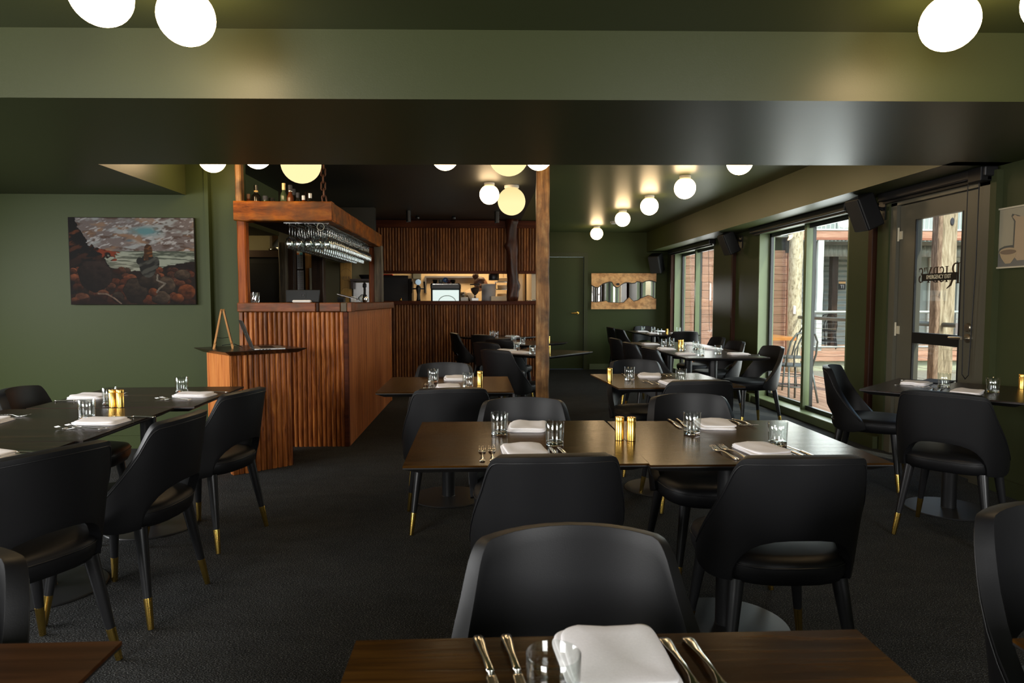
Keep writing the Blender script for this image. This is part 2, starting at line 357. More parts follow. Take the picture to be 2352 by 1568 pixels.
def bx(*a): return MB().box(*a)
def bbox(*a, w=0.004): return smooth_angle(bevel(bx(*a).mesh('b'), w, 1), 30)

# ================================================================== THE ROOM
struct('floor', bx(-5.4, 3.5, -3.0, 13.6, -0.1, 0.0).mesh('floor'), 'carpet')
struct('ceiling_front', bx(-5.4, 3.5, -3.0, 3.4, 2.45, 2.6).mesh('c'), 'green_ceiling').name = 'ceiling_front'
struct('ceiling_rear', bx(0.62, 3.5, 3.3, 12.6, 2.505, 2.62).mesh('c'), 'green_ceiling')
struct('ceiling_bar', bx(-5.4, 0.62, 3.3, 13.2, 2.505, 2.62).mesh('c'), 'dark_ceiling')
# deep dropped beam across the room; its left end runs back as a soffit to the wall with the painting
bm_ = MB().prism([(-5.4, 3.249), (3.5, 2.972), (3.5, 4.404), (-2.49, 4.631), (-2.48, 5.94), (-5.4, 5.94)], 2.15, 2.62)
struct('trim_1', bm_.mesh('beam'), 'beam_paint')
# bulkhead over the windows on the right
struct('trim_2', bx(3.035, 3.5, 4.3, 12.6, 2.15, 2.62).mesh('bulkhead'), 'beam_paint')
# left side
w = MB().box(-5.4, -2.322, 5.93, 6.1, 0, 2.62)
struct('wall_left_front', w.mesh('w'), 'green_paint')
struct('trim_3', bx(-2.325, -2.292, 5.915, 6.1, 0, 2.62).mesh('t'), 'green_paint')
struct('wall_left_return', bx(-2.292, -2.045, 5.985, 6.12, 0, 2.62).mesh('w'), 'green_paint')
struct('trim_8', bx(-4.0, -2.31, 6.1, 8.0, 2.005, 2.62).mesh('w'), 'green_ceiling')
struct('wall_bar_left', bx(-4.1, -4.0, 6.1, 13.0, 0, 2.62).mesh('w'), 'olive_wall')
struct('baseboard_left', bx(-5.4, -2.33, 5.912, 5.93, 0, 0.11).mesh('t'), 'green_paint')
w = MB().box(-5.4, -5.2, -3.0, 1.1, 0, 2.6).box(-5.4, -5.2, 4.3, 6.1, 0, 2.6).box(-5.4, -5.2, 1.1, 4.3, 0, 0.55).box(-5.4, -5.2, 1.1, 4.3, 2.12, 2.6)
struct('wall_left', w.mesh('w'), 'green_paint')
# wall behind the photographer, with a long window
w = MB().box(-5.4, 3.5, -2.9, -2.7, 0, 0.75).box(-5.4, 3.5, -2.9, -2.7, 2.3, 2.6).box(-5.4, -4.8, -2.9, -2.7, 0.75, 2.3).box(-2.3, 1.45, -2.9, -2.7, 0.75, 2.3).box(3.15, 3.5, -2.9, -2.7, 0.75, 2.3)
w.box(-3.6, -3.5, -2.9, -2.7, 0.75, 2.3)
struct('wall_front', w.mesh('w'), 'green_paint')
# back wall with a plain door
w = MB().box(0.9, 1.00, 12.45, 12.6, 0, 2.62).box(1.00, 1.9, 12.45, 12.6, 2.09, 2.62).box(1.9, 3.6, 12.45, 12.6, 0, 2.62)
struct('wall_back', w.mesh('w'), 'green_paint')
struct('baseboard_back', bx(1.99, 3.42, 12.432, 12.45, 0, 0.10).mesh('t'), 'green_trim')
struct('wall_kitchen_side', bx(0.88, 0.98, 10.78, 12.5, 0, 2.62).mesh('w'), 'green_paint')
d1 = sempty('door_1', (1.44, 12.45, 0))
obj('door_frame', MB().box(-0.51, -0.44, -0.025, 0.10, 0, 2.06).box(0.44, 0.51, -0.025, 0.10, 0, 2.06).box(-0.51, 0.51, -0.025, 0.10, 2.06, 2.135).mesh('f'), 'green_door', d1)
obj('door_leaf', bbox(-0.437, 0.437, 0.035, 0.075, 0.008, 2.055, w=0.003), 'green_paint', d1)
h = MB().lathe([(0.026, 0), (0.026, 0.012), (0.012, 0.014), (0.012, 0.045)], 16)
h.v = [(x, -z, y) for x, y, z in h.v]
h.tube([(0, -0.045, 0), (-0.03, -0.047, 0.002), (-0.12, -0.045, 0)], 0.0095, 8)
obj('door_handle', smooth_angle(fix(h.mesh('h'))), 'brass', d1, (0.335, 0.035, 1.032))
# right wall with two windows and a glazed door
OUT = [(-3.0, 4.44), (5.56, 6.24), (8.31, 9.93), (11.98, 12.6)]
w = MB()
for a, b_ in OUT: w.box(3.42, 3.62, a, b_, 0, 2.62)
for a, b_ in [(4.44, 5.56), (6.24, 8.31), (9.93, 11.98)]: w.box(3.42, 3.62, a, b_, 2.10, 2.62)
struct('wall_right', w.mesh('w'), 'green_door')
struct('baseboard_right', MB().box(3.335, 3.42, 5.62, 6.24, 0, 0.105).box(3.335, 3.42, 8.31, 9.93, 0, 0.105).box(3.395, 3.42, -2.7, 4.38, 0, 0.10).mesh('t'), 'green_door')
def window(name, y0, y1, ym, mat='green_trim'):
    e = sempty(name, (3.42, 0, 0))
    obj('window_sill', bbox(-0.055, 0.20, y0 - 0.0, y1, 0, 0.085, w=0.006), mat, e)
    f = MB().box(0, 0.19, y1 - 0.022, y1, 0.085, 2.10).box(0, 0.19, y0, y0 + 0.022, 0.085, 2.10).box(0, 0.19, y0, y1, 2.08, 2.10)
    obj('window_frame', f.mesh('f'), mat, e)
    sash = MB()
    for a, b_, x in ((y0 + 0.022, ym + 0.03, 0.085), (ym - 0.03, y1 - 0.022, 0.125)):
        sash.box(x, x + 0.035, a, a + 0.045, 0.085, 2.08).box(x, x + 0.035, b_ - 0.045, b_, 0.085, 2.08)
        sash.box(x, x + 0.035, a, b_, 0.085, 0.13).box(x, x + 0.035, a, b_, 2.035, 2.08)
    obj('window_sash', sash.mesh('s'), 'black_metal', e)
    obj('mullion', bx(0.055, 0.15, ym - 0.028, ym + 0.028, 0.085, 2.08).mesh('m'), mat, e)
    obj('window_pane', bx(0.100, 0.106, y0 + 0.06, ym - 0.02, 0.125, 2.04).mesh('g'), 'window_glass', e)
    obj('window_pane', bx(0.140, 0.146, ym + 0.02, y1 - 0.06, 0.125, 2.04).mesh('g'), 'window_glass', e)
    return e
window('window_1', 9.93, 11.98, 10.98)
window('window_2', 6.24, 8.31, 7.215)
# emergency exit door
d2 = sempty('door_2', (3.42, 0, 0))
obj('door_frame', MB().box(-0.03, 0.19, 4.44, 4.545, 0, 2.06).box(-0.03, 0.19, 5.47, 5.56, 0, 2.06).box(-0.03, 0.19, 4.44, 5.56, 2.035, 2.10).mesh('f'), 'taupe_door', d2)
obj('door_frame', MB().box(-0.045, -0.03, 5.55, 5.60, 0, 2.12).box(-0.045, -0.0, 4.375, 4.43, 0, 2.12).mesh('f'), 'green_door', d2)
lf = MB().box(0.0, 0.045, 4.55, 4.735, 0.01, 2.03).box(0.0, 0.045, 5.265, 5.465, 0.01, 2.03).box(0.0, 0.045, 4.735, 5.265, 1.90, 2.03).box(0.0, 0.045, 4.735, 5.265, 0.01, 0.16)
lf = obj('door_leaf', lf.mesh('l'), 'taupe_door', d2)
obj('mid_rail', bx(-0.004, 0.05, 4.735, 5.265, 0.928, 1.012).mesh('r'), 'black_plastic', lf)
obj('window_pane', bx(0.020, 0.026, 4.73, 5.27, 1.01, 1.905).mesh('g'), 'window_glass', lf)
obj('window_pane', bx(0.020, 0.026, 4.73, 5.27, 0.155, 0.93).mesh('g'), 'window_glass', lf)
obj('glazing_bead', MB().box(-0.003, 0.012, 5.255, 5.268, 0.16, 1.90).box(-0.003, 0.012, 4.732, 4.745, 0.16, 1.90).mesh('b'), 'black_metal', lf)
for z in (1.80, 1.03):
    hg = MB().tube([(-0.012, 5.468, z - 0.055), (-0.012, 5.468, z + 0.055)], 0.008, 8).box(-0.006, 0.001, 5.43, 5.468, z - 0.04, z + 0.025)
    obj('hinge', hg.mesh('h'), 'frame_cream', d2)
lk = MB().lathe([(0.032, 0), (0.032, 0.01), (0.026, 0.016), (0.012, 0.017)], 18); lk.v = [(-z, y, x) for x, y, z in lk.v]
obj('door_lock', smooth_angle(lk.mesh('k')), 'nickel', lf, (0, 4.64, 1.074))
lk = MB().lathe([(0.032, 0), (0.032, 0.01), (0.012, 0.012), (0.012, 0.05)], 18); lk.v = [(-z, y, x) for x, y, z in lk.v]
lk.tube([(-0.05, 0, 0), (-0.055, 0.02, 0.003), (-0.053, 0.125, 0.0)], [0.011, 0.0105, 0.008], 8)
obj('door_handle', smooth_angle(fix(lk.mesh('k'))), 'nickel', lf, (0, 4.64, 0.998))

# ---- lettering on the glazed door
def txt(s, size, name, mat, parent, loc, rot, extrude=0.0012, sx=1.0, bold=0.0):
    c = bpy.data.curves.new(name, 'FONT'); c.body = s; c.size = size; c.extrude = extrude; c.align_x = 'CENTER'; c.align_y = 'CENTER'; c.offset = bold
    t = bpy.data.objects.new(name, c); col.objects.link(t)
    dg = bpy.context.evaluated_depsgraph_get(); me = bpy.data.meshes.new_from_object(t.evaluated_get(dg)); bpy.data.objects.remove(t)
    for v in me.vertices: v.co.x *= sx
    return obj(name, me, mat, parent, loc, rot)
sg = thing('exit_sign', 'black strip reading EMERGENCY EXIT stuck across the glazed door pane', 'sign', (3.432, 4.995, 1.441))
obj('sign_strip', bx(0, 0.002, -0.197, 0.197, -0.028, 0.028).mesh('s'), 'black_plastic', sg)
txt('EMERGENCY EXIT', 0.043, 'sign_lettering', 'sign_cream', sg, (-0.001, 0.0, 0), (R(90), 0, R(-90)), 0.0008, 0.80)
# shop name painted on the outside, so it reads backwards from indoors
def serif_glyph(ch):
    """unit-height letter as filled quads (x, z)"""
    t, n = 0.155, 0.06
    q = []
    def bar(x0, x1, z0, z1): q.append([(x0, z0), (x1, z0), (x1, z1), (x0, z1)])
    def arc(cx, cz, rx, rz, a0, a1, w0, w1, k=12):
        P_ = []
        for i in range(k + 1):
            a = R(a0 + (a1 - a0) * i / k); w_ = n + (t - n) * abs(math.cos(a)) if w0 is None else w0 + (w1 - w0) * i / k
            P_.append(((cx + rx*math.cos(a), cz + rz*math.sin(a)), (cx + (rx - w_)*math.cos(a), cz + (rz - w_*0.9)*math.sin(a))))
        for i in range(k): q.append([P_[i][0], P_[i+1][0], P_[i+1][1], P_[i][1]])
    if ch in 'RBI':
        bar(0.10, 0.10 + t, 0, 1); bar(0, 0.36, 0, 0.035); bar(0, 0.36, 0.965, 1)
    if ch == 'R':
        bar(0.25, 0.42, 0.94, 1.0); bar(0.25, 0.42, 0.46, 0.52); arc(0.40, 0.73, 0.30, 0.27, 90, -90, None, None)
        q.append([(0.36, 0.48), (0.53, 0.48), (0.86, -0.06), (0.70, -0.10)]); q.append([(0.70, -0.10), (0.86, -0.06), (1.10, -0.22), (1.08, -0.26)])
        return q, 0.98
    if ch == 'I': return q, 0.44
    if ch == 'B':
        bar(0.25, 0.40, 0.95, 1.0); bar(0.25, 0.40, 0.50, 0.55); bar(0.25, 0.40, 0, 0.05)
        arc(0.38, 0.755, 0.25, 0.245, 90, -90, None, None); arc(0.38, 0.27, 0.30, 0.27, 90, -90, None, None); return q, 0.76
    if ch == 'S':
        arc(0.29, 0.745, 0.25, 0.255, 35, 200, 0.06, 0.14); arc(0.29, 0.745, 0.25, 0.255, 200, 262, 0.14, 0.15)
        arc(0.29, 0.255, 0.27, 0.255, 82, -10, 0.15, 0.15); arc(0.29, 0.255, 0.27, 0.255, -10, -150, 0.15, 0.06)
        bar(0.475, 0.515, 0.72, 0.98); bar(0.02, 0.06, 0.02, 0.28); return q, 0.62
    if ch == 'Y':
        q.append([(0.28, 0.45), (0.44, 0.45), (0.18, 1.0), (0.0, 1.0)]); q.append([(0.36, 0.40), (0.42, 0.50), (0.70, 1.0), (0.62, 1.0)])
        bar(0.29, 0.29 + t, 0, 0.5); bar(0.20, 0.53, 0, 0.035); bar(-0.04, 0.26, 0.965, 1); bar(0.54, 0.78, 0.965, 1); return q, 0.76
    if ch == "'": q.append([(0.06, 0.72), (0.12, 0.72), (0.18, 1.0), (0.02, 1.0)]); return q, 0.24
sg = thing('window_lettering', 'dark serif shop name reading backwards on the glazed door pane', 'lettering', (3.4445, 4.778, 1.388))
cx_ = 0.0; widths = [(c, 0.150 if c == 'R' else 0.118) for c in "RISBY'S"]
for c, hgt in widths:
    q, wd_ = serif_glyph(c); mb = MB()
    z0 = 0.0 if c == 'R' else 0.012
    for poly in q:
        i = len(mb.v); k = len(poly)
        for x in (-0.0006, 0.0006): mb.v += [(x, cx_ + px * hgt * 0.86, z0 + pz * hgt) for px, pz in poly]
        mb.f += [tuple(range(i, i + k)), tuple(range(i + 2*k - 1, i + k - 1, -1))]
    cx_ += wd_ * hgt * 0.86
    obj('letter', mb.mesh('l'), 'sign_brown', sg)
pn = obj('paper_notice', bx(3.4395, 3.4405, 4.745, 4.80, 1.02, 1.10).mesh('p'), 'paper'); tag(pn, 'small white card stuck low on the glazed door above its black rail', 'notice')

# dark timber strips let into the right wall
for y in (9.09, 5.82):
    o = struct('trim_4', bbox(3.375, 3.425, y - 0.035, y + 0.03, 0.0, 2.10), 'brown_strip')
o = struct('trim_5', bx(3.36, 3.44, 11.99, 12.02, 0, 2.1).mesh('t'), 'brown_strip')

# ---- bar back wall and kitchen shell
struct('wall_bar_back', MB().box(-4.0, -2.81, 9.3, 9.4, 0, 2.505).box(-2.81, -2.70, 9.3, 9.4, 0, 1.0).box(-2.81, -2.70, 9.3, 9.4, 2.14, 2.505).box(-2.70, -1.42, 9.3, 9.4, 0, 1.95).mesh('w'), 'olive_wall')
struct('trim_7', bx(-2.70, -1.42, 9.3, 9.4, 1.95, 2.505).mesh('w'), 'dark_ceiling')
struct('wall_kitchen_back', bx(-4.1, 1.0, 12.9, 13.0, 0, 2.62).mesh('w'), 'cream_wall')
struct('wall_kitchen_right', bx(0.80, 0.88, 10.80, 12.9, 0, 2.62).mesh('w'), 'cream_wall')

# ---- batten clad wall with the serving hatch
BW = 10.70
bw = sempty('wall_battens', (0, BW, 0))
obj('wall_panel', MB().box(-1.62, 0.96, 0.02, 0.10, 0, 1.205).box(-1.62, 0.96, 0.02, 0.10, 1.70, 2.50).mesh('w'), 'dark_rail', bw)
obj('lintel_board', bbox(-1.62, 0.96, -0.035, 0.03, 2.385, 2.50), 'dark_rail', bw)
obj('hatch_rail', bbox(-1.60, 0.96, -0.055, 0.12, 1.682, 1.722), 'dark_rail', bw)
obj('hatch_counter', bbox(-1.60, 0.97, -0.14, 0.32, 1.200, 1.258), 'dark_rail', bw)
obj('skirting_board', bbox(-1.60, 0.96, -0.02, 0.02, 0.0, 0.07), 'dark_rail', bw)
obj('end_post', bbox(-1.655, -1.60, -0.05, 0.06, 1.258, 2.52), 'brown_strip', bw)
def batten_mesh(h, r, n=6, wob=0.0):
    rings = []
    for k in range(2):
        z = h * k
        rings.append([(r*math.cos(math.pi*j/n), -r*1.0*math.sin(math.pi*j/n), z) for j in range(n + 1)])
    me = MB().rings(rings, True, True).mesh('batten'); return smooth_angle(fix(me), 60)
up_b = batten_mesh(2.385 - 1.722, 0.0195); lo_b = batten_mesh(1.20 - 0.07, 0.0195)
x = -1.575
while x < 0.955:
    sc_ = random.uniform(0.9, 1.08)
    if not (0.395 < x < 0.58):
        o = obj('batten', up_b, 'dark_batten', bw, (x, 0.018, 1.722)); o.scale = (sc_, random.uniform(0.85, 1.25), 1)
    o = obj('batten', lo_b, 'dark_batten', bw, (x + 0.002, 0.018, 0.07)); o.scale = (sc_, random.uniform(0.85, 1.25), 1)
    x += 0.0435
# rough natural log standing on the hatch counter
rs = []
prof = [(1.258, .085), (1.33, .092), (1.40, .090), (1.45, .088), (1.50, .094), (1.58, .088), (1.66, .090), (1.75, .084), (1.84, .088), (1.93, .083), (2.02, .088), (2.10, .093), (2.16, .086), (2.24, .082), (2.32, .086), (2.40, .084), (2.46, .095), (2.505, .10)]
for z, r in prof:
    rs.append([])
    for k in range(20):
        a = 2*math.pi*k/20; rr = r*(1 + 0.07*math.sin(3*a + z*7) + 0.05*math.sin(5*a - z*11))
        if abs(z - 1.50) < 0.06 and math.cos(a) > 0.6: rr *= 1.22
        if abs(z - 2.10) < 0.05 and math.cos(a) < -0.7: rr *= 1.35
        if abs(z - 2.46) < 0.06: rr *= 1 + 0.1*math.sin(7*a)
        rs[-1].append((rr*math.cos(a) + 0.012*math.sin(z*5), rr*math.sin(a), z - 1.258))
lg = obj('log_column', fix(MB().rings(rs).mesh('log', True)), 'log_bark', None, (0.485, BW - 0.115, 1.258))
tag(lg, 'knobbly dark natural log column standing on the serving hatch counter', 'column')

# old sawn timber post in the middle of the room
def sawn_post(w_, d_, h, seed, seg=26, wob=0.006):
    wob *= 0.45
    rnd = random.Random(seed); rs = []
    for k in range(seg + 1):
        z = h*k/seg; a, b_, c, d = [rnd.uniform(-wob, wob) for _ in range(4)]; ch = 0.010
        x0, x1, y0, y1 = -w_/2 + a, w_/2 + b_, -d_/2 + c, d_/2 + d
        rs.append([(x0 + ch, y0, z), (x1 - ch, y0, z), (x1, y0 + ch, z), (x1, y1 - ch, z), (x1 - ch, y1, z), (x0 + ch, y1, z), (x0, y1 - ch, z), (x0, y0 + ch, z)])
    return MB().rings(rs).mesh('post')
o = obj('timber_post', sawn_post(0.112, 0.10, 2.505, 3), 'old_post', None, (0.535, 5.94, 0))
tag(o, 'square worn timber post standing alone in the middle of the room', 'post')

# ================================================================== THE BAR
bar = thing('bar_counter', 'L shaped bar counter clad in reddish wooden battens under a thick timber slab', 'bar')
obj('carcass', bx(-2.045, -1.165, 5.94, 8.66, 0.0, 1.165).mesh('c'), 'dark_rail', bar)
fb = batten_mesh(1.165, 0.0200)
n = 21
for k in range(n):
    x = -2.005 + k * 0.0405
    o = obj('batten', fb, 'batten_wood', bar, (x, 5.940, 0.0)); o.scale = (random.uniform(0.88, 1.08), random.uniform(0.8, 1.3), 1)
obj('corner_board', bbox(-2.06, -2.027, 5.915, 5.96, 0, 1.165), 'batten_wood', bar)
obj('corner_board', bbox(-1.178, -1.140, 5.905, 5.96, 0, 1.168), 'dark_rail', bar)
y = 5.945
wds = [0.14, 0.13, 0.145, 0.12, 0.15, 0.135, 0.14, 0.13, 0.14, 0.15, 0.13, 0.14, 0.13, 0.14, 0.135, 0.14, 0.13, 0.14, 0.14, 0.14]
for wv in wds:
    if y > 8.60: break
    y1 = min(8.60, y + wv)
    obj('side_board', bbox(-1.165, -1.138, y, y1 - 0.0015, 0, 1.168, w=0.002), 'jarrah_panel', bar); y = y1
obj('corner_board', bbox(-1.180, -1.128, 8.60, 8.67, 0, 1.168), 'batten_wood', bar)
ed = [(-2.055, -1.40, 'slab_timber'), (-1.398, -1.372, 'brown_strip'), (-1.370, -1.192, 'slab_timber'), (-1.190, -1.138, 'grey_post')]
for a, b_, mm in ed: obj('slab_block', bbox(a, b_, 5.86, 6.02, 1.168, 1.245, w=0.006), mm, bar)
obj('slab_block', bbox(-1.136, -1.098, 5.86, 6.02, 1.168, 1.245, w=0.004), 'slab_timber', bar)
obj('slab', bbox(-1.35, -1.098, 6.022, 8.70, 1.168, 1.245, w=0.008), 'slab_timber', bar)
obj('slab', bbox(-2.055, -1.352, 6.022, 6.42, 1.168, 1.244, w=0.008), 'slab_timber', bar)

def post_thing(name, label, x0, x1, y0, y1, z0, z1, mat, seed, wob=0.004):
    me = sawn_post(x1 - x0, y1 - y0, z1 - z0, seed, max(6, int((z1 - z0)*8)), wob)
    o = obj(name, me, mat, None, ((x0+x1)/2, (y0+y1)/2, z0)); return tag(o, label, 'post')
post_thing('timber_post', 'orange timber post standing on the left end of the bar, below the beam', -2.050, -1.975, 5.88, 5.97, 1.245, 1.930, 'post_orange', 5)
post_thing('timber_post', 'short rough timber post between the left end of the bar beam and ceiling', -2.056, -2.008, 5.88, 5.97, 2.090, 2.505, 'old_post', 6)
post_thing('timber_post', 'grey weathered timber post at the far end of the bar counter', -1.325, -1.222, 8.58, 8.68, 1.245, 1.940, 'grey_post', 7)
post_thing('timber_post', 'thin brown timber post just left of the grey post at the bar end', -1.41, -1.335, 8.72, 8.78, 0.0, 1.930, 'post_orange', 8)

# heavy canopy frame over the bar
can = thing('bar_canopy', 'heavy orange timber canopy frame hung on chains over the bar', 'canopy')
def wavy_beam(x0, x1, y0, y1, z0, z1, axis, seed):
    rnd = random.Random(seed); rs = []; n = 22
    for k in range(n + 1):
        t = k / n; a, b_, c, d = [rnd.uniform(-0.003, 0.003) for _ in range(4)]; ch = 0.008
        if axis == 'x':
            x = x0 + (x1 - x0)*t; u0, u1 = y0 + a*0.6, y1; v0, v1 = z0 + b_*1.6, z1 + c*0.7
            rs.append([(x, u0 + ch, v0), (x, u1, v0), (x, u1, v1), (x, u0 + ch, v1), (x, u0, v1 - ch), (x, u0, v0 + ch)])
        else:
            y = y0 + (y1 - y0)*t; u0, u1 = x0, x1 + a*0.6; v0, v1 = z0 + b_*1.6, z1 + c*0.7
            rs.append([(u0, y, v0), (u1 - ch, y, v0), (u1, y, v0 + ch), (u1, y, v1 - ch), (u1 - ch, y, v1), (u0, y, v1)])
    return fix(MB().rings(rs).mesh('beam'))
obj('front_beam', wavy_beam(-2.060, -1.250, 5.845, 5.96, 1.928, 2.092, 'x', 1), 'beam_timber', can)
ob_ = obj('side_beam', wavy_beam(-1.36, -1.248, 5.850, 8.74, 1.930, 2.090, 'y', 2), 'beam_timber', can)
obj('shelf_board', bx(-2.03, -1.30, 5.955, 8.65, 1.955, 1.975).mesh('s'), 'dark_ply', can)
obj('rear_beam', bx(-2.03, -1.30, 8.60, 8.70, 1.93, 2.06).mesh('s'), 'dark_rail', can)
# hanging chains
def link_mesh(w_, l, r):
    pts = []
    for k in range(14):
        a = 2*math.pi*k/14; x = w_*math.cos(a)
        z = (l/2 - w_)*(1 if math.sin(a) > 0 else -1) + w_*math.sin(a); pts.append((x, 0, z))
    return fix(MB().tube(pts, r, 6, closed=True).mesh('link', True))
lk = link_mesh(0.017, 0.072, 0.0065)
def chain(loc, nlinks, sc_, label):
    c = thing('chain', label, 'chain', loc)
    for k in range(nlinks):
        o = obj('chain_link', lk, 'chain_rust', c, (0.004*math.sin(k), 0, (0.036 + k*0.056)*sc_), (0, R(random.uniform(-6, 6)), R(20 + 90*(k % 2))))
        o.scale = (sc_, sc_, sc_)
chain((-1.352, 6.02, 1.975), 9, 1.05, 'thick rusty chain holding the near right corner of the bar canopy')
chain((-1.99, 8.0, 1.975), 11, 0.85, 'thinner rusty chain further back above the bar canopy shelf')

# ================================================================== CHAIRS
def bake(name, me, mods):
    o = bpy.data.objects.new('tmp', me); col.objects.link(o)
    for kind, kw in mods:
        m = o.modifiers.new(kind, kind)
        for k, v in kw.items(): setattr(m, k, v)
    dg = bpy.context.evaluated_depsgraph_get(); dg.update()
    r = bpy.data.meshes.new_from_object(o.evaluated_get(dg)); bpy.data.objects.remove(o)
    r.name = name; r.polygons.foreach_set('use_smooth', [True]*len(r.polygons)); return r
def shell_pt(phi, z, inset=0.0):
    """point on the outside of the curved backrest: phi from straight back (0), z height"""
    t = (z - 0.38) / 0.42
    a = 0.252 + 0.010*max(0, t) - inset - 0.03*max(0, -t + 0.12); b_ = 0.235 - inset - 0.050*max(0, t)
    lean = 0.100*max(0, t)**1.1
    return (a*math.sin(phi), -0.02 - b_*math.cos(phi) - lean, z)
PHI_MAX, PHI_OPEN = R(100), R(49)
def z_top(phi):
    p = abs(phi)
    p0, p1 = R(56), PHI_MAX
    if p < R(42): return 0.800 - 0.010*(p/R(42))**2
    if p < p0: s = (p - R(42))/(p0 - R(42)); return 0.790 - 0.075*s**2.2
    s = (p - p0)/(p1 - p0); return 0.715 - (0.715 - 0.445)*s**0.85
def z_low(phi):
    p = abs(phi)
    if p < PHI_OPEN: return 0.385 + 0.158*(1 - (p/PHI_OPEN)**2.6)**0.5
    s = (p - PHI_OPEN)/(PHI_MAX - PHI_OPEN); return 0.385 - 0.012*math.sin(math.pi*min(1, s*1.0)) + 0.02*s**3
cols_ = [-1, -.95, -.88, -.80, -.72, -.64, -.59, -.55, -.525, -.505, -.492, -.482, -.465, -.43, -.36, -.29, -.20, -.10]
cols_ = [R(100)*c for c in cols_]; cols_ = cols_ + [0] + [-c for c in reversed(cols_)]
NZ = 9
mb = MB(); nC = len(cols_)
for phi in cols_:
    zl, zt = z_low(phi), z_top(phi)
    for k in range(NZ + 1): mb.v.append(shell_pt(phi, zl + (zt - zl)*k/NZ))
for i in range(nC - 1):
    for k in range(NZ):
        a = i*(NZ+1) + k; mb.f.append((a, a + NZ + 1, a + NZ + 2, a + 1))
back_me = bake('backrest', fix(mb.mesh('back')), [('SOLIDIFY', dict(thickness=0.036, offset=-1, use_even_offset=False)), ('BEVEL', dict(width=0.0155, segments=3, limit_method='ANGLE', angle_limit=R(50))), ])
# which way did the solidify go? make sure the thickness is on the inner side
if min(v.co.y for v in back_me.vertices) < -0.42:
    mb.f = [tuple(reversed(f)) for f in mb.f]
    me_ = mb.mesh('back'); back_me = bake('backrest', me_, [('SOLIDIFY', dict(thickness=0.036, offset=-1)), ('BEVEL', dict(width=0.0155, segments=3, limit_method='ANGLE', angle_limit=R(50)))])
seam = []
for phi in cols_:
    if abs(phi) < R(99): x, y, z = shell_pt(phi, z_top(phi) - 0.018); seam.append((x*1.004, y - 0.0006, z))
seam_me = fix(MB().tube(seam, 0.0022, 5).mesh('seam', True))
def superring(rx, ry, z, cy, n=28, e=2.9):
    out = []
    for k in range(n):
        a = 2*math.pi*k/n; c, s_ = math.cos(a), math.sin(a)
        tap = 1.0 + 0.05*s_
        out.append((rx*tap*math.copysign(abs(c)**(2/e), c), cy + ry*math.copysign(abs(s_)**(2/e), s_), z))
    return out
seat_me = fix(MB().rings([superring(.19, .20, .375, .02), superring(.222, .235, .382, .02), superring(.232, .247, .405, .02), superring(.234, .250, .440, .02), superring(.226, .242, .458, .02), superring(.19, .205, .468, .02), superring(.10, .11, .474, .02)]).mesh('seat', True))
seat_seam = fix(MB().tube(superring(.2345, .2505, .441, .02), 0.0028, 5, closed=True).mesh('seam', True))
def leg_mesh(sx, sy):
    top, bot = (sx*0.165, sy*0.165 + 0.01, 0.385), (sx*0.215, sy*0.215, 0.0028)
    def at(t): return tuple(top[i] + (bot[i] - top[i])*t for i in range(3))
    leg = fix(MB().tube([at(0), at(0.35), at(0.70)], [0.025, 0.0205, 0.0152], 14).mesh('leg', True))
    tip = fix(MB().tube([at(0.695), at(0.70), at(1.0)], [0.0158, 0.0160, 0.0115], 14).mesh('tip', True))
    return smooth_angle(leg, 50), smooth_angle(tip, 50)
legs = [leg_mesh(sx, sy) for sx, sy in ((-1, -1), (1, -1), (-1, 1), (1, 1))]
def make_chair():
    t = thing('dining_chair', 'x', 'chair')
    s_ = obj('seat', seat_me, 'leather', t); obj('piping', seat_seam, 'piping', s_)
    bk = obj('backrest', back_me, 'leather', t); obj('piping', seam_me, 'piping', bk)
    for lm, tm in legs:
        l = obj('leg', lm, 'black_leg', t); tp = obj('brass_tip', tm, 'brass', l); tp['label'] = 'brass sleeve'
    return t
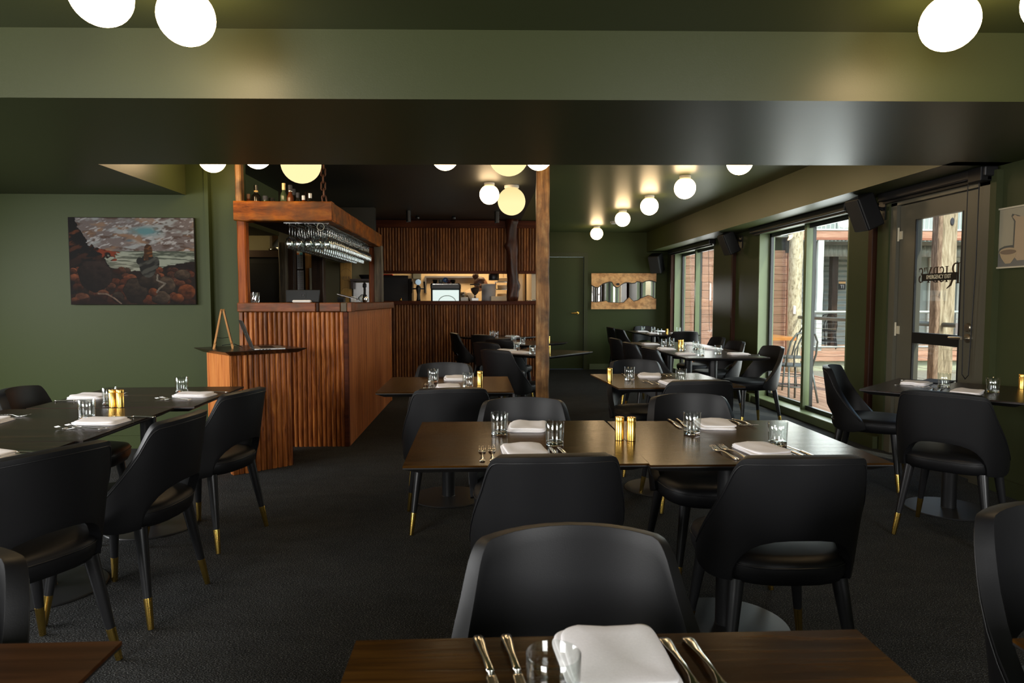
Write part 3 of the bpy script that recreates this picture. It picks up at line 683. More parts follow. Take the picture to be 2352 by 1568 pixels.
CH = [
 # x, y, rz, label
 (0.180, 1.095, 180, 'black dining chair facing us over the nearest table, the largest in view'),
 (0.215, 2.290, 2, 'black leather dining chair on the near side of the centre table, left of its seam'),
 (0.975, 2.235, -1, 'black dining chair near side of the centre table, right of its seam, arch opening showing'),
 (0.200, 2.960, 180, 'black leather dining chair facing us across the left half of the centre table'),
 (1.035, 3.060, 184, 'black leather dining chair facing us across the right half of the centre table'),
 (-1.466, 3.663, 75.3, 'black leather dining chair in front of the host stand, far end of the left tables'),
 (-1.461, 2.849, 83.9, 'black dining chair on the right side of the left tables, middle of three'),
 (-1.565, 2.300, 63, 'black dining chair on the right side of the left tables, nearest of three'),
 (-2.210, 3.740, -84, 'black leather dining chair at the green wall below the seascape painting'),
 (-2.470, 3.130, -90, 'black leather dining chair half hidden behind the left tables, only its seat corner showing'),
 (-1.030, 1.030, 180, 'black leather dining chair cut by the left edge, shining grey above the near left table'),
 (1.290, 1.200, 182, 'black leather dining chair cut by the right edge at the bottom, lit grey'),
 (-0.194, 3.870, 7.6, 'black dining chair with its back to us at the table beside the bar'),
 (-0.270, 4.830, 180, 'black leather dining chair facing us at the far side of the table by the bar'),
 (1.215, 5.020, 185, 'black dining chair facing us across the lone table right of the post'),
 (1.270, 4.165, 3, 'black dining chair with its back to us at the lone table right of the post'),
 (2.530, 3.510, -48.4, 'black leather dining chair with an arched back opening at the table by the glazed door'),
 (2.700, 4.600, -128, 'black dining chair seen side on between big window and glazed door table'),
 (2.740, 6.780, 98, 'black leather dining chair against the big window, its side turned to us'),
 (2.680, 7.640, 96, 'black dining chair on the wall side of the long right table, middle one'),
 (2.760, 8.480, 94, 'black leather dining chair furthest along the wall side of the long right table'),
 (1.900, 6.700, -84, 'black leather dining chair on the aisle side of the long right table, nearest'),
 (1.880, 7.520, -84, 'black leather dining chair on the aisle side of the long right table, middle'),
 (1.890, 8.380, -84, 'black leather dining chair on the aisle side of the long right table, furthest'),
 (2.500, 11.85, -86, 'black dining chair on the aisle side of the furthest table, closest to back wall'),
 (2.500, 11.10, -84, 'black leather dining chair on the aisle side of the furthest table, nearer to us'),
 (2.960, 12.02, 180, 'black dining chair facing us at the furthest table under the wooden mirror'),
 (3.080, 10.40, 0, 'black leather dining chair with its back to us in front of the further window'),
 (0.300, 6.610, -44, 'black leather dining chair left of the timber post, largest at the tables by the battens'),
 (0.215, 7.740, -44, 'black leather dining chair with a grey sheen beside the first table along the battens'),
 (0.350, 8.380, -34, 'very dark black dining chair, its back low between two grey lit chairs by the battens'),
 (0.160, 9.480, -36, 'black leather dining chair pulled up to the last table before the batten wall'),
 (-0.150, 9.95, -78, 'black leather dining chair seen side on against the batten wall'),
]
proto = make_chair()
for i, (x, y, rz, lab) in enumerate(CH):
    c = proto if i == 0 else clone(proto, (x, y, 0), rz)
    c.location = (x, y, 0); c.rotation_euler = (0, 0, R(rz)); c['label'] = lab
    c['group'] = 'black dining chairs around the tables'

# ================================================================== TABLES
TT = 0.734
top_me = MB().rings([[(-.4, -.4, TT), (.4, -.4, TT), (.4, .4, TT), (-.4, .4, TT)], [(-.4, -.4, TT - .006), (.4, -.4, TT - .006), (.4, .4, TT - .006), (-.4, .4, TT - .006)]], True, False)
top_me.f.append((0, 1, 2, 3)); top_me.f.append((4, 7, 6, 5)); top_me = fix(top_me.mesh('top'))
und_me = fix(MB().rings([[(-.3995, -.3995, TT - .0062), (.3995, -.3995, TT - .0062), (.3995, .3995, TT - .0062), (-.3995, .3995, TT - .0062)], [(-.3995, -.3995, TT - .010), (.3995, -.3995, TT - .010), (.3995, .3995, TT - .010), (-.3995, .3995, TT - .010)], [(-.355, -.355, TT - .032), (.355, -.355, TT - .032), (.355, .355, TT - .032), (-.355, .355, TT - .032)]]).mesh('under'))
pole_me = smooth_angle(fix(MB().lathe([(.045, .012), (.041, .016), (.041, TT - .04), (.041, TT - .034)], 22).mesh('pole')), 40)
disc_me = smooth_angle(fix(MB().lathe([(.238, 0), (.240, .004), (.236, .009), (.06, .0135), (.0, .0135)][:4], 48).mesh('disc')), 30)
plate_me = bx(-.16, .16, -.03, .03, TT - .042, TT - .033).box(-.03, .03, -.16, .16, TT - .042, TT - .0335).mesh('plate')
def make_table(mat):
    t = thing('dining_table', 'x', 'table')
    obj('tabletop', top_me, mat, t); 
    u = obj('bevelled_edge', und_me, 'black_edge', t)
    obj('support_plate', plate_me, 'black_metal', t); obj('pole', pole_me, 'black_metal', t); obj('base_disc', disc_me, 'base_metal', t)
    return t
TB = [
 (0.204, 0.645, 0, 0, 'square dark wooden table cut by the bottom edge, nearest of all'),
 (-0.960, 0.660, 0, 1, 'square dark wooden table corner cut off at the bottom left'),
 (1.232, 0.605, 0, 0, 'square dark wooden table, only its corner showing at the lower right edge'),
 (0.145, 2.570, 0.4, 0, 'square dark wooden table, left half of the centre pair with brass shakers at the seam'),
 (0.948, 2.545, -0.6, 0, 'square dark wooden table, right half of the centre pair'),
 (-0.212, 4.340, 0.5, 0, 'square dark wooden table beside the bar, behind the centre pair'),
 (1.207, 4.490, 3.2, 0, 'square dark wooden table standing alone right of the timber post'),
 (-1.850, 3.850, 2, 2, 'square blackish table at the far end of the left row, by the host stand'),
 (-1.912, 3.020, 1, 2, 'square blackish table in the middle of the left row with brass shakers'),
 (-1.930, 2.215, 0, 2, 'square blackish table nearest in the left row, cut by the left edge'),
 (2.830, 3.950, 43, 2, 'square blackish table turned cornerwise in front of the glazed door'),
 (2.280, 6.600, 1, 2, 'square dark table at the near end of the long right table'),
 (2.285, 7.410, 0, 2, 'square dark table in the middle of the long right table'),
 (2.290, 8.220, 0, 2, 'square dark table at the far end of the long right table'),
 (2.990, 10.80, 0, 2, 'square dark table in front of the further window'),
 (2.960, 11.61, 0, 2, 'square dark table beneath the wooden mirror on the back wall'),
 (0.600, 7.000, 50, 2, 'square dark table turned cornerwise behind the timber post, nearest to it'),
 (0.540, 8.620, 48, 2, 'square dark table behind the timber post, second along the battens'),
 (0.240, 10.00, 46, 2, 'square dark table closest to the batten wall and serving hatch'),
]
mats_t = ['table_wood', 'table_wood_red', 'black_stain']
protos = []
for mt in mats_t:
    top_copy = top_me.copy(); top_copy.materials.clear(); save = top_me; top_me = top_copy; protos.append(make_table(mt)); top_me = save
used = set()
for x, y, rz, mi, lab in TB:
    t = protos[mi] if mi not in used else clone(protos[mi], (x, y, 0), rz)
    used.add(mi); t.location = (x, y, 0); t.rotation_euler = (0, 0, R(rz)); t['label'] = lab; t['group'] = 'square pedestal dining tables'

# ================================================================== TABLE SETTINGS
# tumblers
def tumbler_mesh(r0, r1, h, n=28):
    return smooth_angle(fix(MB().lathe([(r0*0.93, 0), (r0, 0.003), (r0 + (r1-r0)*.5, h*.5), (r1, h - .001), (r1 - .0012, h), (r1 - .0022, h - .001), (r0 + (r1-r0)*.45 - .0028, h*.45), (r0 - .0032, .019), (r0*0.7, .0155), (r0*0.25, .015)], n).mesh('tumbler')), 75)
tum_me = smooth_angle(fix(MB().lathe([(.0325, .013), (.0335, .045), (.0350, .0862), (.0342, .0870), (.0334, .0862), (.0320, .045), (.0308, .016), (.0300, .0135)], 28, cap=False).mesh('wall')), 75)
tum_base = smooth_angle(fix(MB().lathe([(.0300, 0), (.0322, .002), (.0325, .0128), (.0300, .0150), (.008, .0140)], 28).mesh('foot')), 60)
Z = TT + 0.0004
TUM = [
 (.072, 2.680, 'clear tumbler standing left of the far napkin on the left centre table'),
 (.269, 2.470, 'clear tumbler at the tips of the two knives on the left centre table'),
 (.836, 2.650, 'clear tumbler in front of the far napkin on the right centre table'),
 (1.085, 2.430, 'clear tumbler right of the near napkin on the right centre table'),
 (-.312, 4.439, 'clear tumbler furthest left on the table beside the bar'),
 (-.081, 4.181, 'clear tumbler left of the single brass shaker on the table beside the bar'),
 (.990, 4.500, 'clear tumbler beside the brass shaker on the lone table right of the post'),
 (1.299, 4.366, 'clear tumbler at the right napkin on the lone table right of the post'),
 (.090, 0.830, 'clear tumbler whose rim just shows at the bottom edge of the photo'),
 (-1.735, 4.020, 'clear tumbler by itself at the far end of the left row'),
 (-1.900, 3.560, 'clear tumbler standing behind the pair of brass shakers in the left row'),
 (-1.770, 3.125, 'clear tumbler in the middle of the left row, behind a napkin'),
 (-2.120, 2.880, 'clear tumbler cut by the left edge of the photo'),
 (2.830, 4.030, 'clear tumbler in front of the glazed door between two napkins'),
 (2.948, 3.784, 'clear tumbler near the right edge with a green wall behind'),
 (2.110, 7.780, 'clear tumbler left of the shakers on the long right table'),
 (2.250, 7.960, 'clear tumbler directly behind the shakers on the long right table'),
 (2.132, 7.119, 'clear tumbler just right of the shakers on the long right table'),
 (2.331, 7.304, 'clear tumbler in the middle of the long right table before the wall side napkins'),
 (2.114, 6.460, 'clear tumbler at the near end of the long right table, between two napkins'),
 (2.342, 6.638, 'clear tumbler right of centre at the near end of the long right table'),
 (2.780, 11.60, 'clear tumbler, left of two standing beneath the wooden mirror'),
 (2.880, 11.30, 'clear tumbler, right of two standing beneath the wooden mirror'),
 (2.810, 10.62, 'clear tumbler left of the brass shaker on the furthest table'),
 (3.250, 11.10, 'clear tumbler seen against the green frame of the further window'),
 (.156, 10.18, 'clear tumbler, left of the pair on the table at the batten wall'),
 (.223, 9.960, 'clear tumbler, right of the pair on the table at the batten wall'),
 (.420, 8.760, 'clear tumbler touching the napkins on the second table behind the post'),
 (.509, 8.340, 'clear tumbler alone at the front of the second table behind the post'),
 (.376, 7.200, 'clear tumbler among napkins on the first table behind the post'),
 (.512, 6.760, 'clear tumbler just left of the timber post'),
]
tp = None
for x, y, lab in TUM:
    o = obj('tumbler', tum_me, 'thin_glass', None, (x, y, Z)); tag(o, lab, 'glass', 'water tumblers on the tables'); obj('glass_foot', tum_base, 'tumbler_glass', o)
# brass shakers
shk_b = smooth_angle(fix(MB().lathe([(.0160, 0), (.0172, .001), (.0172, .072), (.0166, .0728)], 22).mesh('body')), 40)
shk_c = smooth_angle(fix(MB().lathe([(.0166, .0732), (.0172, .0738), (.0172, .0865), (.0160, .0885), (.004, .0890)], 22).mesh('cap')), 40)
shk_h = MB()
for a in range(5): shk_h.lathe([(.0012, .0889), (.0012, .0896)], 6, (.006*math.cos(a*1.256), .006*math.sin(a*1.256), 0))
shk_h = shk_h.mesh('holes')
SH = [(.525, 2.549, 'brass shaker, left one of the pair at the seam of the centre tables'), (.567, 2.536, 'brass shaker, right one of the pair at the seam of the centre tables'),
 (-.009, 4.255, 'single brass shaker on the table beside the bar'), (.839, 4.405, 'single brass shaker near the left corner of the lone table right of the post'),
 (-1.829, 3.455, 'brass shaker, left one of the pair on the left row of tables'), (-1.790, 3.450, 'brass shaker, right one of the pair on the left row of tables'),
 (2.225, 7.560, 'brass shaker, left one of the pair on the long right table'), (2.268, 7.600, 'brass shaker, right one of the pair on the long right table'),
 (3.240, 3.930, 'brass shaker cut by the right edge of the photo'), (2.905, 10.55, 'slim brass shaker on the furthest table near the window'),
 (.838, 8.435, 'brass shaker just right of the timber post, further of the two'), (.665, 6.680, 'brass shaker just right of the timber post, nearer of the two')]
for x, y, lab in SH:
    t = thing('shaker', lab, 'shaker', (x, y, Z), random.uniform(0, 90), 'brass salt and pepper shakers')
    obj('body', shk_b, 'brushed_brass', t); c_ = obj('cap', shk_c, 'brushed_brass', t); obj('hole', shk_h, 'ink', c_)['kind'] = 'stuff'
# napkins: folded cloth made of stacked rounded layers
def napkin_mesh(w_, d_, seed, puff=0.008):
    rnd = random.Random(seed); mb = MB(); N, M_ = 18, 14
    layers = [(w_, d_, 0.0, 0, 0, 0.0045), (w_*0.985, d_*0.97, 0.0046, rnd.uniform(-.004, .004), .003, 0.0045), (w_*0.95, d_*0.86, 0.0092, rnd.uniform(-.005, .007), rnd.uniform(.002, .008), 0.0055)]
    for li, (ww, dd, z0, ox, oy, th) in enumerate(layers):
        rot = R(rnd.uniform(-3.5, 3.5)) * li; ph = rnd.uniform(0, 6)
        rings = []
        per = []
        K = 40
        for k in range(K):
            a = 2*math.pi*k/K; e = 7.0
            per.append((ww/2*math.copysign(abs(math.cos(a))**(2/e), math.cos(a)), dd/2*math.copysign(abs(math.sin(a))**(2/e), math.sin(a))))
        def hh(x, y): 
            base = z0 + th + puff*(li/2)*(0.55 + 0.45*math.sin(9*x/w_ + ph))*max(0, math.cos(1.4*x/ww))*max(0, 0.35 + y/dd*1.1) + 0.0011*math.sin(60*x + ph)*math.cos(45*y)
            return base
        def low(x, y): return z0 + (0 if li == 0 else (hh(x, y) - z0 - th)*0.5 + 0.0006*math.sin(50*x + ph))
        for sc_, mode in ((.3, 'b'), (.985, 'b'), (1.0, 'm'), (.985, 't'), (.93, 't'), (.7, 't'), (.4, 't'), (.1, 't')):
            r_ = []
            for x, y in per:
                x2, y2 = x*sc_, y*sc_
                z = low(x2, y2) if mode == 'b' else hh(x2, y2) - (0.0012 if sc_ > .97 else 0)
                if mode == 'm': z = (low(x, y) + hh(x, y))/2 - 0.0004
                r_.append((ox + x2*math.cos(rot) - y2*math.sin(rot), oy + x2*math.sin(rot) + y2*math.cos(rot), z))
            rings.append(r_)
        mb.rings(rings)
    return fix(mb.mesh('napkin', True))
nap = [napkin_mesh(.150, .205, 1), napkin_mesh(.155, .19, 2, .011), napkin_mesh(.145, .20, 3, .006)]
NP = [
 (.147, 2.345, 3, 0, 1, 'white folded napkin between forks and knives on the left centre table'),
 (.188, 2.800, -5, 1, 1, 'white folded napkin at the far side of the left centre table'),
 (.985, 2.330, 8, 2, 1, 'white folded napkin between forks and knives on the right centre table'),
 (.985, 2.820, -8, 0, 1, 'white folded napkin at the far side of the right centre table'),
 (.190, 0.955, 5, 1, 1, 'white folded napkin on the nearest table, cut by the bottom edge'),
 (-.175, 4.600, 2, 0, 1, 'white folded napkin at the far side of the table beside the bar'),
 (-.200, 4.135, 1, 2, 1, 'white folded napkin at the near side of the table beside the bar'),
 (1.170, 4.690, -10, 1, 1, 'white folded napkin at the far side of the lone table right of the post'),
 (1.225, 4.270, 8, 0, 1, 'white folded napkin behind the chair back on the lone table right of the post'),
 (-1.590, 3.850, 85, 0, 1, 'white folded napkin nearest the host stand in the left row'),
 (-2.130, 3.800, 92, 1, 1, 'white folded napkin on the wall side behind the brass shakers of the left row'),
 (-1.645, 3.015, 84, 2, 1, 'white folded napkin with forks on its near side in the left row'),
 (-2.170, 3.050, 92, 0, 1, 'white folded napkin behind the tumbler at the left edge'),
 (-1.680, 2.340, 84, 1, 1, 'white folded napkin cut by the left edge with two knives beside it'),
 (2.760, 4.190, 132, 0, 1, 'white folded napkin on the left corner of the table by the glazed door'),
 (2.770, 3.760, -45, 1, 1, 'white folded napkin behind the chair back at the table by the glazed door'),
 (2.040, 8.120, 90, 0, 1, 'white folded napkin on the aisle side of the long right table, furthest'),
 (2.010, 7.310, 90, 1, 1, 'white folded napkin on the aisle side of the long right table, middle'),
 (2.010, 6.610, 90, 2, 1, 'white folded napkin on the aisle side of the long right table, nearest'),
 (2.540, 8.120, 90, 1, 1, 'white folded napkin on the wall side of the long right table, furthest'),
 (2.520, 7.310, 90, 2, 1, 'white folded napkin on the wall side of the long right table, middle'),
 (2.530, 6.580, 90, 0, 1, 'white folded napkin on the wall side of the long right table, nearest'),
 (2.730, 11.45, 90, 0, 1, 'white folded napkin left of the tumblers beneath the wooden mirror'),
 (2.760, 10.80, 90, 1, 1, 'white folded napkin at the near left of the furthest table'),
 (3.060, 11.55, 0, 2, 1, 'white folded napkin behind the tumblers beneath the wooden mirror'),
 (3.080, 10.70, 0, 0, 1, 'white folded napkin right of the slim shaker on the furthest table'),
 (.050, 9.960, 46, 0, 1, 'white folded napkin at the left of the table at the batten wall'),
 (.455, 9.980, 46, 1, 1, 'white folded napkin at the right of the table at the batten wall'),
 (.310, 8.800, 48, 1, 1, 'white folded napkin, further one on the second table behind the post'),
 (.410, 8.420, 48, 0, 1, 'white folded napkin, nearer one on the second table behind the post'),
 (.270, 7.180, 50, 2, 1, 'white folded napkin, further one on the first table behind the post'),
 (.400, 6.850, 50, 1, 1, 'white folded napkin, nearer one on the first table behind the post'),
]
for x, y, rz, k, _, lab in NP:
    o = obj('napkin', nap[k], 'white_linen', None, (x, y, Z), (0, 0, R(rz))); tag(o, lab, 'napkin', 'white linen napkins on the tables')
# cutlery, 0.2 m long, handle end at y = -0.1
def fork_mesh():
    mb = MB()
    mb.ribbon([(0, -.100, .0030, .0075), (0, -.094, .0034, .0100), (0, -.078, .0044, .0088), (0, -.045, .0062, .0050), (0, -.010, .0085, .0034), (0, .012, .0075, .0034), (0, .026, .0045, .0060), (0, .038, .0028, .0118), (0, .050, .0026, .0126), (0, .052, .0028, .0126)], .0022)
    for x in (-.0102, -.0035, .0035, .0102):
        mb.ribbon([(x, .050, .0028, .0023), (x, .066, .0046, .0019), (x, .082, .0078, .0014), (x, .096, .0115, .0009)], .0018)
    return fix(mb.mesh('fork', True))
def knife_mesh():
    mb = MB()
    mb.ribbon([(0, -.105, .0036, .0075), (0, -.100, .0040, .0095), (0, -.085, .0046, .0085), (0, -.040, .0052, .0055), (0, -.005, .0054, .0062), (0, 0, .0045, .0060)], .0065)
    mb.ribbon([(0, -.001, .0042, .0050), (.001, .012, .0040, .0080), (.001, .060, .0040, .0088), (0, .088, .0040, .0070), (-.002, .104, .0040, .0025)], .0018)
    return fix(mb.mesh('knife', True))
fork_me, knife_me = fork_mesh(), knife_mesh()
CT = [  # kind, x, y, rz, label
 ('fork', .003, 2.315, 0, 'steel fork, outer one left of the near napkin on the left centre table'),
 ('fork', .037, 2.322, 0, 'steel fork, inner one left of the near napkin on the left centre table'),
 ('knife', .252, 2.312, 3, 'steel knife, inner one right of the near napkin on the left centre table'),
 ('knife', .287, 2.312, 6, 'steel knife, outer one right of the near napkin on the left centre table'),
 ('fork', .838, 2.300, 6, 'steel fork, outer one left of the near napkin on the right centre table'),
 ('fork', .875, 2.312, 8, 'steel fork, inner one left of the near napkin on the right centre table'),
 ('knife', 1.078, 2.300, 5, 'steel knife, inner one right of the near napkin on the right centre table'),
 ('knife', 1.112, 2.305, 5, 'steel knife, outer one right of the near napkin on the right centre table'),
 ('knife', .827, 2.860, 178, 'steel knife, outer one behind the tumbler on the right centre table'),
 ('knife', .862, 2.868, 176, 'steel knife, inner one behind the tumbler on the right centre table'),
 ('fork', 1.098, 2.868, 186, 'steel fork, inner one right of the far napkin on the right centre table'),
 ('fork', 1.134, 2.872, 188, 'steel fork, outer one right of the far napkin on the right centre table'),
 ('knife', .012, 0.936, 190, 'steel knife handle, left of two at the bottom edge of the photo'),
 ('knife', .050, 0.938, 187, 'steel knife handle, right of two at the bottom edge of the photo'),
 ('fork', .290, 0.925, 184, 'steel fork handle, left of two at the bottom edge right of the napkin'),
 ('fork', .327, 0.925, 184, 'steel fork handle, right of two at the bottom edge right of the napkin'),
 ('fork', -.342, 4.215, 0, 'steel fork, outer one on the table beside the bar'),
 ('fork', -.311, 4.220, 0, 'steel fork, inner one on the table beside the bar'),
 ('fork', 1.070, 4.330, 8, 'steel fork, outer one left of the near napkin on the lone table'),
 ('fork', 1.100, 4.325, 14, 'steel fork, inner one left of the near napkin on the lone table'),
 ('fork', 1.290, 4.720, 195, 'steel fork, inner one right of the far napkin on the lone table'),
 ('fork', 1.325, 4.715, 190, 'steel fork, outer one right of the far napkin on the lone table'),
 ('knife', 1.010, 4.740, 178, 'steel knife behind the tumbler on the lone table right of the post'),
 ('fork', -1.640, 3.720, 75, 'steel fork, inner one in front of the napkin nearest the host stand'),
 ('fork', -1.640, 3.685, 80, 'steel fork, outer one in front of the napkin nearest the host stand'),
 ('knife', -1.560, 3.985, 82, 'steel knife behind the napkin nearest the host stand'),
 ('fork', -1.640, 2.895, 78, 'steel fork, inner one in front of the middle napkin of the left row'),
 ('fork', -1.655, 2.860, 84, 'steel fork, outer one in front of the middle napkin of the left row'),
 ('knife', -1.575, 3.145, 80, 'steel knife beyond the middle napkin of the left row'),
 ('knife', -2.130, 3.660, -92, 'steel knife in front of the wall side napkin of the left row'),
 ('fork', -2.090, 3.930, -88, 'steel fork beyond the wall side napkin of the left row'),
 ('fork', -2.150, 3.200, -100, 'steel fork behind the napkin at the left edge'),
 ('knife', -1.610, 2.420, 84, 'steel knife, further one right of the napkin cut by the left edge'),
 ('knife', -1.600, 2.385, 84, 'steel knife, nearer one right of the napkin cut by the left edge'),
 ('fork', 2.650, 4.060, -138, 'steel fork in front of the left napkin at the glazed door table'),
 ('fork', 2.690, 3.930, -40, 'steel fork, left of two with tines up between the napkins by the glazed door'),
 ('fork', 2.720, 3.900, -42, 'steel fork, right of two with tines up between the napkins by the glazed door'),
 ('knife', 2.840, 4.290, -138, 'steel knife behind the left napkin at the glazed door table'),
 ('fork', 2.560, 6.760, 92, 'steel fork behind the nearest wall side napkin of the long right table'),
 ('knife', 2.570, 6.440, 90, 'steel knife in front of the nearest wall side napkin of the long right table'),
 ('fork', 2.040, 6.760, -88, 'steel fork beyond the nearest aisle side napkin of the long right table'),
]
for kind, x, y, rz, lab in CT:
    zz = Z
    o = obj(kind, fork_me if kind == 'fork' else knife_me, 'steel', None, (x, y, zz), (0, 0, R(rz))); tag(o, lab, kind, 'cutlery on the tables')
bd = obj('menu_board', bbox(-.12, .12, -.08, .08, 0, .006, w=0.002), 'black_plastic', None, (2.97, 4.30, Z), (0, 0, R(40))); tag(bd, 'thin black board lying behind the left napkin at the glazed door table', 'board')

# ================================================================== GLOBE LIGHTS
def globe(x, y, zc, r, mat, label):
    t = thing('globe_light', label, 'light', (x, y, zc), 0, 'opal globe ceiling lights')
    me = fix(MB().lathe([(r*math.sin(math.pi*k/18), r*-math.cos(math.pi*k/18)) for k in range(1, 17)], 32).mesh('globe', True))
    obj('globe', me, mat, t, (0, 0, -0.018 - r))
    obj('base_ring', smooth_angle(fix(MB().lathe([(r*.50, -.028), (r*.53, -.024), (r*.53, -.001), (r*.50, 0)], 28).mesh('ring')), 40), 'white_plastic', t)
GL = [
 (-1.323, 2.516, 2.45, .104, 'globe_bright', 'opal globe light cut by the top edge, leftmost of all'),
 (-1.105, 2.690, 2.45, .104, 'globe_bright', 'opal globe light hanging in front of the beam at the upper left'),
 (1.800, 2.610, 2.45, .104, 'globe_bright', 'opal globe light hanging in front of the beam at the upper right'),
 (2.040, 2.400, 2.45, .104, 'globe_bright', 'opal globe light clipped at the top right corner'),
 (2.094, 5.510, 2.505, .104, 'globe_bright', 'opal globe light, nearest of the right row, half hidden by the beam'),
 (2.035, 6.800, 2.505, .106, 'globe_bright', 'opal globe light, largest fully seen in the right row'),
 (2.000, 8.100, 2.505, .106, 'globe_bright', 'opal globe light, second fully seen in the right row'),
 (1.951, 9.400, 2.505, .104, 'globe_bright', 'opal globe light beside the smoke detector on its right'),
 (1.941, 11.45, 2.505, .104, 'globe_bright', 'opal globe light, furthest and smallest near the back wall'),
 (.092, 7.310, 2.505, .104, 'globe_bright', 'small bright globe light touching a larger cream globe'),
 (.335, 7.480, 2.505, .150, 'globe_soft', 'large cream globe light touching a small bright globe'),
 (.208, 5.141, 2.505, .150, 'globe_soft', 'large cream globe light half hidden by the beam, left of the timber post'),
 (.453, 5.399, 2.505, .104, 'globe_bright', 'small bright globe light half hidden by the beam at the timber post'),
 (-.278, 5.432, 2.505, .104, 'globe_bright', 'small bright globe light half hidden by the beam above the hatch'),
 (-1.723, 5.434, 2.505, .104, 'globe_bright', 'small bright globe light showing a thin slice above the bar beam'),
 (-2.128, 5.600, 2.505, .104, 'globe_bright', 'small bright globe light half hidden by the beam at the green column'),
 (-1.402, 5.480, 2.505, .154, 'globe_soft', 'large cream globe light half hidden by the beam above the bottles'),
]
for g in GL: globe(*g)
sd = thing('smoke_detector', 'white round smoke detector on the far ceiling between two globes', 'detector', (2.10, 10.75, 2.505))
obj('base_plate', smooth_angle(fix(MB().lathe([(.062, -.016), (.066, -.012), (.066, 0)], 24).mesh('b'))), 'white_plastic', sd)
obj('cover', smooth_angle(fix(MB().lathe([(.03, -.042), (.052, -.038), (.056, -.022), (.050, -.016)], 24).mesh('c'))), 'white_plastic', sd)
for i, (x, y, h, lab) in enumerate([(-1.0, 9.60, .155, 'black cylinder spotlight on the dark ceiling, left of the hatch'), (.225, 9.65, .155, 'black cylinder spotlight on the dark ceiling just left of the large cream globe')]):
    t = thing('spotlight', lab, 'spotlight', (x, y, 2.505), 0, 'black ceiling spotlights')
    obj('housing', smooth_angle(fix(MB().lathe([(.020, -h + .02), (.030, -h + .02), (.032, -h), (.033, -h), (.033, -.001)], 18).mesh('h')), 40), 'black_metal', t)
    obj('stem', MB().tube([(.0, .0, -.05), (.09, .03, -.065)], .006, 6).mesh('s'), 'black_metal', t)
for x, lab in ((-.93, 'tiny black ceiling knob right of the left spotlight'), (-.40, 'tiny black ceiling knob above the middle of the battens')):
    o = obj('ceiling_knob', smooth_angle(fix(MB().lathe([(.01, -.05), (.03, -.04), (.034, -.02), (.02, 0)], 14).mesh('k', True))), 'black_metal', None, (x, 10.2, 2.505)); tag(o, lab, 'knob')

# ================================================================== OVER THE BAR: glasses, rack, bottles
rack = thing('glass_rack', 'metal rack of rails under the bar canopy holding stemmed glasses upside down', 'rack')
XS = [-1.665, -1.585, -1.505, -1.425, -1.345]
for x in XS:
    for dx in (-.014, .014): obj('rail', MB().tube([(x + dx, 6.03, 1.925), (x + dx, 8.42, 1.925)], .0028, 6).mesh('r'), 'steel', rack)
for y in (6.03, 7.2, 8.42): obj('cross_bar', bx(-1.70, -1.315, y - .006, y + .006, 1.929, 1.955).mesh('c'), 'dull_steel', rack)
def stem_mesh(bowl, h, n=14):
    # upside down: foot at the top (z = 0), bowl opening downward
    p = [(.033, .0), (.034, -.002), (.010, -.005), (.0038, -.012), (.0036, -h + bowl[2] + .012), (.008, -h + bowl[2] + .002), (bowl[0]*.8, -h + bowl[2]*.80), (bowl[0], -h + bowl[2]*.50), (bowl[0]*.93, -h + bowl[2]*.18), (bowl[1], -h)]
    q = [(bowl[1] - .0016, -h), (bowl[0]*.93 - .0016, -h + bowl[2]*.18), (bowl[0] - .0016, -h + bowl[2]*.50), (bowl[0]*.8 - .002, -h + bowl[2]*.78), (.004, -h + bowl[2] - .002)]
    return smooth_angle(fix(MB().lathe(p + q, n).mesh('stem')), 70)
wine_me = stem_mesh((.040, .031, .105), .205); flute_me = stem_mesh((.026, .021, .125), .215); small_me = stem_mesh((.035, .028, .095), .190)
for i, x in enumerate(XS):
    y = 6.08 + 0.01*i; k = 0
    while y < 8.38:
        if not (i < 3 and y > 7.0 and False):
            me = wine_me if (k < 2 or i in (0, 1)) else (flute_me if i in (2, 3) else small_me)
            pos = ['leftmost', 'second from the left', 'middle', 'second from the right', 'rightmost'][i]
            lab = 'large front wine glass in the bar rack, ' + pos + ' of five' if k == 0 else 'stemmed glass further back in the ' + pos + ' row of the bar rack'
            o = obj('wine_glass', me, 'stem_glass', None, (x, y, 1.9212), (0, 0, random.random()*6)); tag(o, lab, 'glass', 'front glasses hanging in the bar rack' if k == 0 else 'stemmed glasses in the ' + pos + ' row of the bar rack')
        y += 0.088; k += 1
ring = obj('wire_ring', fix(MB().tube([(.030*math.cos(a*math.pi/10), 0, .030*math.sin(a*math.pi/10)) for a in range(20)], .0022, 6, closed=True).mesh('r', True)), 'frame_cream', None, (-1.375, 5.985, 1.895)); tag(ring, 'thin pale ring hanging under the bar canopy before the glasses', 'ring')
def bottle(x, y, z, r, h, neck, mat, capm, label, sh=.62, lab_mat=None):
    t = thing('bottle', label, 'bottle', (x, y, z), 0, 'bottles on the bar canopy shelf')
    obj('body', smooth_angle(fix(MB().lathe([(r*.9, 0), (r, .004), (r, h*sh), (r*.8, h*(sh+.07)), (neck, h*(sh+.14)), (neck*.95, h*.86)], 16).mesh('b')), 40), mat, t)
    obj('cap', smooth_angle(fix(MB().lathe([(neck*1.12, h*.80), (neck*1.15, h*.99), (neck*.9, h)], 14).mesh('c')), 40), capm, t)
    if lab_mat: obj('label_band', fix(MB().lathe([(neck*1.05, h*.78), (neck*1.2, h*.79), (neck*1.2, h*.83), (neck*1.05, h*.84)], 14).mesh('l', True)), lab_mat, t)
SZ = 1.975
def X(px, y): return (px - 1104.7)/1568*y
bottle(X(586, 6.05), 6.05, SZ, .03, .205, .014, 'bottle_amber', 'cork', 'short bottle with a brown stopper, leftmost on the bar canopy')
